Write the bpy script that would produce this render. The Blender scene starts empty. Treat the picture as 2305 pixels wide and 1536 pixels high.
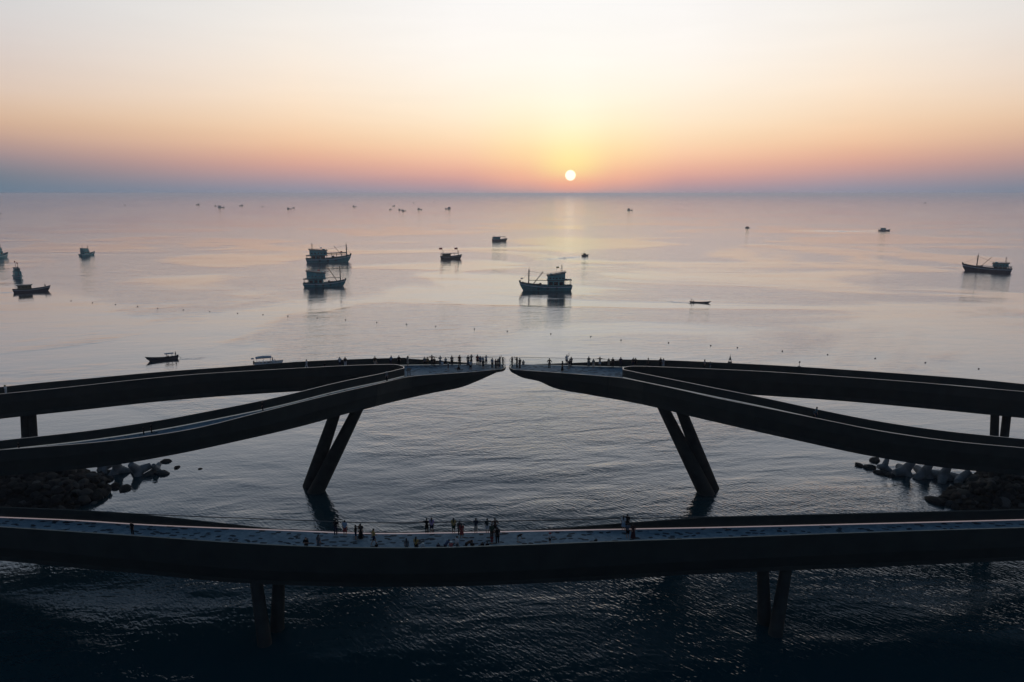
import bpy, bmesh, math, random
import numpy as np
from mathutils import Vector, Matrix, noise as mnoise

random.seed(7)
SC = bpy.context.scene
COL = SC.collection
R = math.radians

# ------------------------------------------------------------------ camera
F_PX, CX, CY = 1650.0, 1152.5, 768.0          # pixels of the 2305 x 1536 photograph
CAM_H = 43.4
PITCH = math.atan(332.0 / F_PX)
cam_d = bpy.data.cameras.new('camera')
cam = bpy.data.objects.new('camera', cam_d); COL.objects.link(cam)
cam_d.sensor_width = 36.0
cam_d.lens = F_PX / 2305.0 * 36.0
cam_d.clip_start = 0.5
cam_d.clip_end = 120000.0
cam.location = (0, 0, CAM_H)
cam.rotation_euler = (math.pi / 2 - PITCH, 0, 0)
SC.camera = cam

FWD = Vector((0, math.cos(PITCH), -math.sin(PITCH)))
UP = Vector((0, math.sin(PITCH), math.cos(PITCH)))
def ray(x, y):
    return Vector((1, 0, 0)) * ((x - CX) / F_PX) + UP * ((CY - y) / F_PX) + FWD
def unp(x, y, z):                               # photo pixel -> point on the level plane at height z
    d = ray(x, y)
    t = (z - CAM_H) / d.z
    return Vector((d.x * t, d.y * t, z))
def prj(p):
    q = Vector(p) - Vector((0, 0, CAM_H))
    w = q.dot(FWD)
    return CX + F_PX * q.x / w, CY - F_PX * q.dot(UP) / w
def depth(p):
    return (Vector(p) - Vector((0, 0, CAM_H))).dot(FWD)

def lin(c):
    out = []
    for v in c:
        v /= 255.0
        out.append(v / 12.92 if v <= 0.04045 else ((v + 0.055) / 1.055) ** 2.4)
    return tuple(out)

# ------------------------------------------------------------------ sky and sun
SUN_AZ = math.atan2(ray(1284, 395).x, ray(1284, 395).y)
SUN_EL = math.asin(ray(1284, 395).normalized().z)
world = bpy.data.worlds.new('World'); SC.world = world
world.use_nodes = True
wn, wl = world.node_tree.nodes, world.node_tree.links
wn.clear()
def W(t, **kw):
    n = wn.new(t)
    for k, v in kw.items(): setattr(n, k, v)
    return n
def wmath(op, a, b=None):
    n = W('ShaderNodeMath', operation=op)
    for i, v in enumerate((a, b)):
        if v is None: continue
        if isinstance(v, (int, float)): n.inputs[i].default_value = v
        else: wl.new(v, n.inputs[i])
    return n.outputs[0]
tc = W('ShaderNodeTexCoord')
nrm = W('ShaderNodeVectorMath', operation='NORMALIZE'); wl.new(tc.outputs['Generated'], nrm.inputs[0])
sep = W('ShaderNodeSeparateXYZ'); wl.new(nrm.outputs[0], sep.inputs[0])
elev = wmath('DIVIDE', wmath('ARCSINE', wmath('MAXIMUM', sep.outputs[2], 0.0)), math.pi / 2)
flat = W('ShaderNodeCombineXYZ'); wl.new(sep.outputs[0], flat.inputs[0]); wl.new(sep.outputs[1], flat.inputs[1])
fn = W('ShaderNodeVectorMath', operation='NORMALIZE'); wl.new(flat.outputs[0], fn.inputs[0])
dt = W('ShaderNodeVectorMath', operation='DOT_PRODUCT'); wl.new(fn.outputs[0], dt.inputs[0])
dt.inputs[1].default_value = (math.sin(SUN_AZ), math.cos(SUN_AZ), 0)
az = wmath('MULTIPLY', wmath('ARCCOSINE', wmath('MINIMUM', dt.outputs['Value'], 1.0)), 180 / math.pi)
HIGH = [(42, (54, 76, 101)), (60, (52, 73, 98)), (90, (52, 72, 98))]
def column(x, rows, above):
    st = [(math.degrees(math.asin(max(0.0, ray(x, y).normalized().z))), c) for y, c in rows] + above + HIGH
    st = sorted(st, key=lambda s: s[0])
    n = W('ShaderNodeValToRGB'); r = n.color_ramp; r.interpolation = 'B_SPLINE'
    while len(r.elements) < len(st): r.elements.new(0.5)
    for e, (p, c) in zip(r.elements, st):
        e.position = p / 90.0; e.color = lin(c) + (1,)
    wl.new(elev, n.inputs[0])
    return n.outputs[0]
COLS = [
 (0.0, column(1284, [(440, (190, 158, 160)), (428, (222, 163, 150)), (414, (242, 172, 146)), (400, (248, 196, 152)), (380, (252, 226, 156)),
                     (350, (252, 234, 168)), (315, (253, 240, 190)), (270, (254, 247, 216)), (210, (253, 248, 232)), (140, (252, 250, 242)), (0, (250, 249, 248))],
             [(17, (251, 252, 254)), (22, (244, 249, 255)), (26, (152, 174, 197)), (31, (66, 89, 114))])),
 (4.0, column(1165, [(440, (172, 153, 160)), (424, (204, 160, 154)), (404, (236, 172, 150)), (375, (248, 198, 158)), (345, (251, 218, 168)), (315, (252, 229, 184)),
                     (270, (253, 240, 208)), (210, (253, 246, 229)), (130, (252, 249, 242)), (0, (250, 249, 248))],
             [(17, (249, 250, 252)), (22, (240, 246, 253)), (26, (150, 172, 195)), (31, (65, 88, 113))])),
 (8.0, column(1060, [(440, (158, 148, 160)), (420, (182, 152, 158)), (395, (222, 164, 152)), (360, (246, 196, 164)), (320, (250, 218, 180)), (270, (252, 234, 206)),
                     (200, (253, 244, 229)), (120, (252, 248, 242)), (0, (250, 248, 247))],
             [(17, (246, 247, 249)), (22, (234, 241, 250)), (26, (148, 170, 193)), (31, (65, 88, 113))])),
 (20.0, column(700, [(440, (140, 143, 160)), (420, (152, 146, 160)), (395, (188, 154, 154)), (365, (220, 166, 150)), (325, (240, 196, 160)), (270, (248, 218, 186)),
                     (200, (250, 231, 210)), (100, (246, 238, 229)), (0, (239, 236, 232))],
              [(17, (234, 236, 239)), (22, (220, 229, 239)), (26, (142, 164, 187)), (31, (64, 87, 112))])),
 (40.0, column(0, [(440, (96, 120, 141)), (400, (112, 126, 140)), (370, (132, 132, 142)), (340, (162, 142, 145)), (300, (196, 162, 146)), (260, (215, 181, 153)),
                   (200, (218, 196, 181)), (100, (213, 203, 200)), (0, (211, 210, 211))],
              [(17, (202, 208, 214)), (22, (186, 199, 213)), (26, (124, 146, 169)), (31, (62, 84, 109))])),
 (120.0, column(0, [(440, (62, 76, 96))], [(4, (66, 76, 94)), (12, (74, 86, 104)), (24, (68, 86, 108))])),
]
cur = COLS[0][1]
for (a0, _), (a1, c1) in zip(COLS[:-1], COLS[1:]):
    mr = W('ShaderNodeMapRange', interpolation_type='SMOOTHSTEP' if a0 == 0 else 'LINEAR')
    wl.new(az, mr.inputs[0]); mr.inputs[1].default_value = a0; mr.inputs[2].default_value = a1
    mx = W('ShaderNodeMix', data_type='RGBA')
    wl.new(mr.outputs[0], mx.inputs[0]); wl.new(cur, mx.inputs[6]); wl.new(c1, mx.inputs[7])
    cur = mx.outputs[2]
# uneven haze: faint, flat streaks
mpn = W('ShaderNodeMapping'); mpn.inputs['Scale'].default_value = (3.0, 3.0, 26.0); wl.new(nrm.outputs[0], mpn.inputs[0])
hzn = W('ShaderNodeTexNoise'); hzn.inputs['Scale'].default_value = 1.6; hzn.inputs['Detail'].default_value = 5.0; hzn.inputs['Distortion'].default_value = 0.6; wl.new(mpn.outputs[0], hzn.inputs['Vector'])
hmr = W('ShaderNodeMapRange'); wl.new(hzn.outputs[0], hmr.inputs[0]); hmr.inputs[1].default_value = 0.25; hmr.inputs[2].default_value = 0.75; hmr.inputs[3].default_value = 0.985; hmr.inputs[4].default_value = 1.015
hsc = W('ShaderNodeVectorMath', operation='SCALE'); wl.new(cur, hsc.inputs[0]); wl.new(hmr.outputs[0], hsc.inputs['Scale']); cur = hsc.outputs[0]
# physical clear-sky term on top of the hazy dusk sky
sky = W('ShaderNodeTexSky'); sky.sky_type = 'NISHITA'; sky.sun_disc = False
sky.sun_elevation = SUN_EL; sky.sun_rotation = SUN_AZ; sky.dust_density = 4.0
skys = W('ShaderNodeVectorMath', operation='SCALE'); wl.new(sky.outputs[0], skys.inputs[0]); skys.inputs['Scale'].default_value = 0.004
# the sun's own disc, blurred a little by the haze
sd = W('ShaderNodeVectorMath', operation='DOT_PRODUCT'); wl.new(nrm.outputs[0], sd.inputs[0])
SUN_DIR = Vector((math.sin(SUN_AZ) * math.cos(SUN_EL), math.cos(SUN_AZ) * math.cos(SUN_EL), math.sin(SUN_EL)))
sd.inputs[1].default_value = SUN_DIR
sang = wmath('MULTIPLY', wmath('ARCCOSINE', wmath('MINIMUM', sd.outputs['Value'], 1.0)), 180 / math.pi)
dm = W('ShaderNodeMapRange', interpolation_type='SMOOTHSTEP'); wl.new(sang, dm.inputs[0])
dm.inputs[1].default_value = 0.44; dm.inputs[2].default_value = 0.33; dm.inputs[3].default_value = 0; dm.inputs[4].default_value = 1
dc = W('ShaderNodeVectorMath', operation='SCALE'); dc.inputs[0].default_value = (0.75, 0.72, 0.62); wl.new(dm.outputs[0], dc.inputs['Scale'])
a1 = W('ShaderNodeVectorMath', operation='ADD'); wl.new(cur, a1.inputs[0]); wl.new(skys.outputs[0], a1.inputs[1])
a2 = W('ShaderNodeVectorMath', operation='ADD'); wl.new(a1.outputs[0], a2.inputs[0]); wl.new(dc.outputs[0], a2.inputs[1])
bg = W('ShaderNodeBackground'); wl.new(a2.outputs[0], bg.inputs[0]); bg.inputs[1].default_value = 1.0
wo = W('ShaderNodeOutputWorld'); wl.new(bg.outputs[0], wo.inputs[0])

sun_d = bpy.data.lights.new('sun', 'SUN'); sun_d.energy = 0.0005; sun_d.angle = R(2.5); sun_d.color = (1.0, 0.44, 0.28)
sun = bpy.data.objects.new('sun', sun_d); COL.objects.link(sun)
sun.rotation_euler = (-SUN_DIR).to_track_quat('-Z', 'Y').to_euler()
sun.location = (0, 0, 120)

vs = SC.view_settings
vs.view_transform = 'Standard'; vs.look = 'None'; vs.exposure = 0.0; vs.gamma = 1.0; vs.use_curve_mapping = False
cy = SC.cycles
cy.use_denoising = True
cy.max_bounces = 6; cy.diffuse_bounces = 2; cy.glossy_bounces = 3; cy.transmission_bounces = 4
cy.transparent_max_bounces = 12; cy.volume_bounces = 2
cy.sample_clamp_indirect = 3.0

# ------------------------------------------------------------------ helpers
def tag(o, label=None, cat=None, group=None, kind=None):
    if label: o['label'] = label
    if cat: o['category'] = cat
    if group: o['group'] = group
    if kind: o['kind'] = kind
    return o
def empty(name, loc, rz=0.0, label=None, cat=None, group=None):
    o = bpy.data.objects.new(name, None); COL.objects.link(o)
    o.location = loc; o.rotation_euler = (0, 0, rz); o.empty_display_size = 0.2
    return tag(o, label, cat, group)
def link(name, me, parent=None):
    o = bpy.data.objects.new(name, me); COL.objects.link(o)
    if parent is not None: o.parent = parent
    return o

class MB:
    def __init__(s): s.v = []; s.f = []
    def add(s, vs_, fs):
        k = len(s.v); s.v += [tuple(p) for p in vs_]; s.f += [tuple(i + k for i in f) for f in fs]; return s
    def box(s, c, d, rz=0.0, ry=0.0):
        m = Matrix.Rotation(rz, 3, 'Z') @ Matrix.Rotation(ry, 3, 'Y'); c = Vector(c)
        p = [c + m @ Vector((x * d[0] / 2, y * d[1] / 2, z * d[2] / 2)) for z in (-1, 1) for y in (-1, 1) for x in (-1, 1)]
        return s.add(p, [(0, 2, 3, 1), (4, 5, 7, 6), (0, 1, 5, 4), (2, 6, 7, 3), (0, 4, 6, 2), (1, 3, 7, 5)])
    def tube(s, p0, p1, r0, r1=None, n=8, cap=True):
        r1 = r0 if r1 is None else r1
        p0, p1 = Vector(p0), Vector(p1); d = (p1 - p0)
        q = d.to_track_quat('Z', 'Y').to_matrix()
        vs_ = []
        for p, r in ((p0, r0), (p1, r1)):
            for i in range(n):
                a = 2 * math.pi * i / n
                vs_.append(p + q @ Vector((r * math.cos(a), r * math.sin(a), 0)))
        fs = [(i, (i + 1) % n, n + (i + 1) % n, n + i) for i in range(n)]
        if cap: fs += [tuple(range(n))[::-1], tuple(range(n, 2 * n))]
        return s.add(vs_, fs)
    def path(s, pts, r, n=6):
        pts = [Vector(p) for p in pts]; vs_ = []; fs = []
        for k, p in enumerate(pts):
            t = (pts[min(k + 1, len(pts) - 1)] - pts[max(k - 1, 0)])
            q = t.to_track_quat('Z', 'Y').to_matrix()
            for i in range(n):
                a = 2 * math.pi * i / n
                vs_.append(p + q @ Vector((r * math.cos(a), r * math.sin(a), 0)))
            if k:
                b = (k - 1) * n
                fs += [(b + i, b + (i + 1) % n, b + n + (i + 1) % n, b + n + i) for i in range(n)]
        fs += [tuple(range(n))[::-1], tuple(range(len(vs_) - n, len(vs_)))]
        return s.add(vs_, fs)
    def ball(s, c, r, sc=(1, 1, 1), seg=10, rings=7):
        c = Vector(c); vs_ = [c + Vector((0, 0, -r * sc[2]))]; fs = []
        for j in range(1, rings):
            ph = -math.pi / 2 + math.pi * j / rings
            for i in range(seg):
                a = 2 * math.pi * i / seg
                vs_.append(c + Vector((r * sc[0] * math.cos(ph) * math.cos(a), r * sc[1] * math.cos(ph) * math.sin(a), r * sc[2] * math.sin(ph))))
        vs_.append(c + Vector((0, 0, r * sc[2]))); T = len(vs_) - 1
        for i in range(seg):
            fs.append((0, 1 + (i + 1) % seg, 1 + i))
            fs.append((T, T - seg + i, T - seg + (i + 1) % seg))
            for j in range(rings - 2):
                b = 1 + j * seg
                fs.append((b + i, b + (i + 1) % seg, b + seg + (i + 1) % seg, b + seg + i))
        return s.add(vs_, fs)
    def skin(s, rings, closed=False, caps=False):      # rings: equal-length lists of points
        n = len(rings[0]); vs_ = [p for r in rings for p in r]; fs = []
        for k in range(len(rings) - 1):
            for i in range(n if closed else n - 1):
                j = (i + 1) % n
                fs.append((k * n + i, k * n + j, (k + 1) * n + j, (k + 1) * n + i))
        if caps: fs += [tuple(range(n))[::-1], tuple(range((len(rings) - 1) * n, len(rings) * n))]
        return s.add(vs_, fs)
    def mesh(s, name, mat=None, smooth=False):
        me = bpy.data.meshes.new(name); me.from_pydata(s.v, [], s.f)
        bm = bmesh.new(); bm.from_mesh(me); bmesh.ops.recalc_face_normals(bm, faces=bm.faces); bm.to_mesh(me); bm.free()
        if smooth: me.polygons.foreach_set('use_smooth', [True] * len(me.polygons))
        if mat: me.materials.append(mat)
        me.update(); return me
    def build(s, name, mat, parent=None, smooth=False):
        return link(name, s.mesh(name, mat, smooth), parent)

def material(name, col, rough=0.6, metal=0.0, var=0.15, scale=3.0, bump=0.0, spec=0.5, objcol=False):
    m = bpy.data.materials.new(name); m.use_nodes = True
    nt = m.node_tree; b = nt.nodes['Principled BSDF']
    b.inputs['Roughness'].default_value = rough; b.inputs['Metallic'].default_value = metal
    b.inputs['Specular IOR Level'].default_value = spec
    t = nt.nodes.new('ShaderNodeTexCoord')
    nz = nt.nodes.new('ShaderNodeTexNoise'); nz.inputs['Scale'].default_value = scale; nz.inputs['Detail'].default_value = 5
    nt.links.new(t.outputs['Object'], nz.inputs['Vector'])
    mr = nt.nodes.new('ShaderNodeMapRange'); mr.inputs[3].default_value = 1 - var; mr.inputs[4].default_value = 1 + var
    mr.inputs[1].default_value = 0.3; mr.inputs[2].default_value = 0.7
    nt.links.new(nz.outputs[0], mr.inputs[0])
    vm = nt.nodes.new('ShaderNodeVectorMath'); vm.operation = 'SCALE'
    if objcol:
        oi = nt.nodes.new('ShaderNodeObjectInfo'); nt.links.new(oi.outputs['Color'], vm.inputs[0])
    else:
        vm.inputs[0].default_value = col
    nt.links.new(mr.outputs[0], vm.inputs['Scale'])
    nt.links.new(vm.outputs[0], b.inputs['Base Color'])
    if bump:
        bp = nt.nodes.new('ShaderNodeBump'); bp.inputs['Strength'].default_value = 1.0; bp.inputs['Distance'].default_value = bump
        nt.links.new(nz.outputs[0], bp.inputs['Height']); nt.links.new(bp.outputs[0], b.inputs['Normal'])
    return m

M = {
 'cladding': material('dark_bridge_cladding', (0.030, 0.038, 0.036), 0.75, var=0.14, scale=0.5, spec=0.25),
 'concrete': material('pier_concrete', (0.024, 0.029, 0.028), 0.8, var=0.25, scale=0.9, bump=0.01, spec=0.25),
 'cap': material('brushed_metal_cap', (0.46, 0.43, 0.41), 0.38, metal=0.9, var=0.1, scale=2),
 'cap_dark': material('dull_metal_cap', (0.16, 0.19, 0.18), 0.5, metal=0.6, var=0.15, scale=2),
 'rail': material('dark_steel_rail', (0.045, 0.05, 0.055), 0.45, metal=0.5),
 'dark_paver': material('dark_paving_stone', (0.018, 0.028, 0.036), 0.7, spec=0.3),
 'tetra': material('armour_block_concrete', (0.19, 0.205, 0.21), 0.85, var=0.3, scale=1.2, bump=0.02, spec=0.2),
 'teal': material('teal_boat_paint', (0.055, 0.320, 0.345), 0.5, var=0.3, scale=0.8),
 'teal_dark': material('dark_hull_paint', (0.010, 0.030, 0.040), 0.55, var=0.3, scale=0.8),
 'blue_dark': material('dark_blue_hull_paint', (0.010, 0.022, 0.045), 0.55, var=0.3, scale=0.8),
 'stripe': material('pale_stripe_paint', (0.72, 0.78, 0.82), 0.5, var=0.2),
 'cabin': material('cabin_paint', (0.085, 0.380, 0.390), 0.55, var=0.25, scale=0.7),
 'olive': material('olive_cabin_paint', (0.085, 0.085, 0.035), 0.6, var=0.25),
 'wood': material('weathered_wood', (0.085, 0.060, 0.045), 0.8, var=0.3, scale=2),
 'spar': material('painted_spar', (0.020, 0.050, 0.055), 0.6, var=0.2),
 'glass_dark': material('cabin_window_glass', (0.010, 0.014, 0.018), 0.15),
 'white': material('white_gelcoat', (0.80, 0.82, 0.84), 0.4, var=0.1),
 'canvas': material('grey_canvas', (0.32, 0.38, 0.43), 0.85, var=0.15),
 'red': material('red_cloth', (0.42, 0.03, 0.025), 0.8),
 'yellow': material('yellow_cloth', (0.50, 0.36, 0.05), 0.8),
 'rubber': material('black_rubber', (0.015, 0.015, 0.015), 0.8),
 'orange': material('buoy_plastic', (0.10, 0.045, 0.025), 0.55),
 'sign': material('sign_panel', (0.17, 0.12, 0.085), 0.6),
 'person_cloth': material('cloth', (0.5, 0.5, 0.5), 0.9, var=0.18, scale=9, spec=0.15, objcol=True),
 'person_skin': material('skin', (0.38, 0.22, 0.15), 0.6, var=0.08, scale=8, spec=0.3),
 'person_hair': material('hair', (0.012, 0.010, 0.009), 0.55, var=0.2, scale=30),
}
def rock_material():
    m = bpy.data.materials.new('breakwater_rock'); m.use_nodes = True
    nt = m.node_tree; b = nt.nodes['Principled BSDF']; b.inputs['Roughness'].default_value = 0.9; b.inputs['Specular IOR Level'].default_value = 0.2
    oi = nt.nodes.new('ShaderNodeObjectInfo'); cr = nt.nodes.new('ShaderNodeValToRGB')
    cr.color_ramp.elements[0].color = (0.012, 0.013, 0.012, 1); cr.color_ramp.elements[1].color = (0.095, 0.097, 0.09, 1)
    e = cr.color_ramp.elements.new(0.75); e.color = (0.030, 0.031, 0.029, 1)
    nt.links.new(oi.outputs['Random'], cr.inputs[0])
    t = nt.nodes.new('ShaderNodeTexCoord'); nz = nt.nodes.new('ShaderNodeTexNoise'); nz.inputs['Scale'].default_value = 3.5; nz.inputs['Detail'].default_value = 8
    nt.links.new(t.outputs['Object'], nz.inputs[0])
    mr = nt.nodes.new('ShaderNodeMapRange'); mr.inputs[3].default_value = 0.5; mr.inputs[4].default_value = 1.5; nt.links.new(nz.outputs[0], mr.inputs[0])
    vm = nt.nodes.new('ShaderNodeVectorMath'); vm.operation = 'SCALE'; nt.links.new(cr.outputs[0], vm.inputs[0]); nt.links.new(mr.outputs[0], vm.inputs['Scale'])
    nt.links.new(vm.outputs[0], b.inputs['Base Color'])
    bp = nt.nodes.new('ShaderNodeBump'); bp.inputs['Distance'].default_value = 0.08; nt.links.new(nz.outputs[0], bp.inputs['Height']); nt.links.new(bp.outputs[0], b.inputs['Normal'])
    return m
M['rock'] = rock_material()
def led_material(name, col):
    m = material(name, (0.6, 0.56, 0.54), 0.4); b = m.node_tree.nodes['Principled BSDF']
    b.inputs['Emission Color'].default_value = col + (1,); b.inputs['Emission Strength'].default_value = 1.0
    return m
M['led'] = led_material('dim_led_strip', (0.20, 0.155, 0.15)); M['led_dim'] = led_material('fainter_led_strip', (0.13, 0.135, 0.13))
def deck_material():
    m = bpy.data.materials.new('blue_grey_paving'); m.use_nodes = True
    nt = m.node_tree; b = nt.nodes['Principled BSDF']; b.inputs['Roughness'].default_value = 0.65; b.inputs['Specular IOR Level'].default_value = 0.35
    t = nt.nodes.new('ShaderNodeTexCoord')
    vo = nt.nodes.new('ShaderNodeTexVoronoi'); vo.inputs['Scale'].default_value = 2.6; nt.links.new(t.outputs['Object'], vo.inputs['Vector'])
    cr = nt.nodes.new('ShaderNodeValToRGB')
    cr.color_ramp.elements[0].color = (0.11, 0.185, 0.23, 1); cr.color_ramp.elements[1].color = (0.20, 0.29, 0.335, 1)
    sx = nt.nodes.new('ShaderNodeSeparateColor'); nt.links.new(vo.outputs['Color'], sx.inputs[0]); nt.links.new(sx.outputs[0], cr.inputs[0])
    nt.links.new(cr.outputs[0], b.inputs['Base Color'])
    return m
M['deck'] = deck_material()
def glass_material():
    m = bpy.data.materials.new('clear_railing_glass'); m.use_nodes = True
    nt = m.node_tree; nt.nodes.remove(nt.nodes['Principled BSDF']); out = nt.nodes['Material Output']
    tr = nt.nodes.new('ShaderNodeBsdfTransparent'); tr.inputs[0].default_value = (0.97, 0.98, 0.98, 1)
    gl = nt.nodes.new('ShaderNodeBsdfGlossy'); gl.inputs['Roughness'].default_value = 0.03
    lw = nt.nodes.new('ShaderNodeLayerWeight'); lw.inputs[0].default_value = 0.5
    pwr = nt.nodes.new('ShaderNodeMath'); pwr.operation = 'POWER'; pwr.inputs[1].default_value = 4.0; nt.links.new(lw.outputs['Facing'], pwr.inputs[0])
    fr = nt.nodes.new('ShaderNodeMath'); fr.operation = 'MULTIPLY_ADD'; fr.inputs[1].default_value = 0.4; fr.inputs[2].default_value = 0.03; nt.links.new(pwr.outputs[0], fr.inputs[0])
    mx = nt.nodes.new('ShaderNodeMixShader')
    nt.links.new(fr.outputs[0], mx.inputs[0]); nt.links.new(tr.outputs[0], mx.inputs[1]); nt.links.new(gl.outputs[0], mx.inputs[2]); nt.links.new(mx.outputs[0], out.inputs[0])
    return m
M['glass'] = glass_material()

# ------------------------------------------------------------------ the sea
def water_material():
    m = bpy.data.materials.new('sea_water'); m.use_nodes = True
    nt = m.node_tree; L = nt.links; nt.nodes.remove(nt.nodes['Principled BSDF']); out = nt.nodes['Material Output']
    t = nt.nodes.new('ShaderNodeTexCoord')
    def mapped(rz, sc):
        mp = nt.nodes.new('ShaderNodeMapping'); mp.inputs['Rotation'].default_value = (0, 0, R(rz)); mp.inputs['Scale'].default_value = sc
        mp.vector_type = 'TEXTURE'; L.new(t.outputs['Object'], mp.inputs[0]); return mp.outputs[0]
    def nz(vec, scale, detail, rough=0.5, dist=0.0):
        n = nt.nodes.new('ShaderNodeTexNoise'); n.inputs['Scale'].default_value = scale; n.inputs['Detail'].default_value = detail
        n.inputs['Roughness'].default_value = rough; n.inputs['Distortion'].default_value = dist; L.new(vec, n.inputs['Vector']); return n.outputs[0]
    def mth(op, a, c=None):
        n = nt.nodes.new('ShaderNodeMath'); n.operation = op
        for i, v in enumerate((a, c)):
            if v is None: continue
            if isinstance(v, (int, float)): n.inputs[i].default_value = v
            else: L.new(v, n.inputs[i])
        return n.outputs[0]
    # wind ripples with crests slanting towards the lower right, broader chop, long low swell
    rip = nz(mapped(-48, (1.15, 0.32, 1)), 1.0, 2.0, 0.45, 0.25)
    rip2 = nz(mapped(-20, (0.8, 0.30, 1)), 1.0, 2.0, 0.5)
    chop = nz(mapped(9, (6.5, 2.6, 1)), 1.0, 3.0, 0.55, 0.4)
    mid = nz(mapped(6, (13, 6.0, 1)), 1.0, 3.0, 0.6, 0.5)
    swell = nz(mapped(-4, (60, 30, 1)), 1.0, 2.0)
    # patches of slick and ruffled water
    pat = nz(mapped(-6, (170, 120, 1)), 1.0, 5.0, 0.55, 1.0)
    mr = nt.nodes.new('ShaderNodeMapRange'); mr.interpolation_type = 'SMOOTHSTEP'; L.new(pat, mr.inputs[0])
    mr.inputs[1].default_value = 0.44; mr.inputs[2].default_value = 0.55; mr.inputs[3].default_value = 0.36; mr.inputs[4].default_value = 1.25
    pa = mr.outputs[0]
    h = mth('MULTIPLY', rip, 0.050)
    h = mth('ADD', h, mth('MULTIPLY', rip2, 0.024))
    h = mth('MULTIPLY', h, pa)
    h = mth('ADD', h, mth('MULTIPLY', mth('MULTIPLY', chop, 0.095), pa))
    h = mth('ADD', h, mth('MULTIPLY', mth('MULTIPLY', mid, 0.20), pa))
    h = mth('ADD', h, mth('MULTIPLY', swell, 0.35))
    bp = nt.nodes.new('ShaderNodeBump'); bp.inputs['Strength'].default_value = 1.0; bp.inputs['Distance'].default_value = 1.0
    L.new(h, bp.inputs['Height'])
    # teal body under a reflecting skin whose strength grows towards grazing angles
    df = nt.nodes.new('ShaderNodeBsdfDiffuse'); df.inputs[0].default_value = (0.007, 0.036, 0.046, 1)
    gl = nt.nodes.new('ShaderNodeBsdfGlossy'); gl.inputs['Roughness'].default_value = 0.07; gl.inputs[0].default_value = (0.935, 0.94, 0.975, 1)
    lw = nt.nodes.new('ShaderNodeLayerWeight'); lw.inputs[0].default_value = 0.5
    L.new(bp.outputs[0], lw.inputs['Normal']); L.new(bp.outputs[0], gl.inputs['Normal'])
    fac = mth('MAXIMUM', mth('SUBTRACT', mth('MULTIPLY', mth('POWER', lw.outputs['Facing'], 2.8), 1.11), 0.112), 0.010)
    mx = nt.nodes.new('ShaderNodeMixShader'); L.new(fac, mx.inputs[0]); L.new(df.outputs[0], mx.inputs[1]); L.new(gl.outputs[0], mx.inputs[2]); L.new(mx.outputs[0], out.inputs[0])
    return m
M['water'] = water_material()
mb = MB(); rings = []
NS = 96
for r in (30, 80, 160, 320, 700, 1500, 4000, 12000, 30000):
    rings.append([(r * math.cos(2 * math.pi * i / NS), 60 + r * math.sin(2 * math.pi * i / NS), 0) for i in range(NS)])
mb.skin(rings, closed=True); mb.f.append(tuple(range(NS)))
sea = mb.build('sea', M['water']); tag(sea, kind='structure')

# ------------------------------------------------------------------ tracing helpers
def curve(pts, win=0):
    xs = np.array([p[0] for p in pts], float); ys = np.array([p[1] for p in pts], float)
    o = np.argsort(xs); xs, ys = xs[o], ys[o]
    gx = np.linspace(xs[0], xs[-1], 800)
    hh = np.diff(xs); dl = np.diff(ys) / hh; mm = np.zeros(len(xs))
    mm[0], mm[-1] = dl[0], dl[-1]
    for i in range(1, len(xs) - 1):
        mm[i] = 0 if dl[i - 1] * dl[i] <= 0 else (hh[i - 1] + hh[i]) / (hh[i - 1] / dl[i] + hh[i] / dl[i - 1])
    k = np.clip(np.searchsorted(xs, gx) - 1, 0, len(xs) - 2); t = (gx - xs[k]) / hh[k]
    gy = ((2*t**3 - 3*t**2 + 1) * ys[k] + (t**3 - 2*t**2 + t) * hh[k] * mm[k] + (-2*t**3 + 3*t**2) * ys[k+1] + (t**3 - t**2) * hh[k] * mm[k+1])
    if win:
        w = max(1, int(win / (gx[1] - gx[0]))); s0 = (gy[8] - gy[0]) / 8; s1 = (gy[-1] - gy[-9]) / 8
        pad = np.concatenate([gy[0] + s0 * np.arange(-w, 0), gy, gy[-1] + s1 * np.arange(1, w + 1)])
        for _ in range(2):
            c = np.cumsum(np.insert(np.pad(pad, (w // 2, w // 2), mode='reflect', reflect_type='odd'), 0, 0)); n = 2 * (w // 2) + 1
            pad = ((c[n:] - c[:-n]) / n)
        gy = pad[w:-w]
    e0 = (gy[20] - gy[0]) / (gx[20] - gx[0]); e1 = (gy[-1] - gy[-21]) / (gx[-1] - gx[-21])
    def f(x):
        if x < gx[0]: return gy[0] + e0 * (x - gx[0])
        if x > gx[-1]: return gy[-1] + e1 * (x - gx[-1])
        return float(np.interp(x, gx, gy))
    return f
def pw(pts):
    xs = [p[0] for p in pts]; ys = [p[1] for p in pts]
    return lambda x: float(np.interp(x, xs, ys))

class Edge:
    """One edge of a walkway: plan points with deck height, parapet height above the deck, drop of the fascia's lower arris and of the keel line."""
    def __init__(s): s.p = []; s.dz = []; s.ph = []; s.fa = []; s.fb = []
    def add(s, p, dz, ph, fa=1.6, fb=3.2): s.p.append(Vector((p[0], p[1], 0))); s.dz.append(dz); s.ph.append(ph); s.fa.append(fa); s.fb.append(fb)
    def normals(s, other):                        # unit normals in plan that point into the walkway
        n = len(s.p); s.n = []
        for i in range(n):
            t = s.p[min(i + 1, n - 1)] - s.p[max(i - 1, 0)]
            q = Vector((-t.y, t.x, 0)).normalized()
            if q.dot(other.p[i] - s.p[i]) < 0: q = -q
            s.n.append(q)
def solve_drop(p, n, inset, target, hi=7.0):
    lo = 0.02
    for _ in range(30):
        mid = (lo + hi) / 2
        x, y = prj((p.x + n.x * inset, p.y + n.y * inset, p.z - mid))
        if y < target(x): lo = mid
        else: hi = mid
    return (lo + hi) / 2

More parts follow.
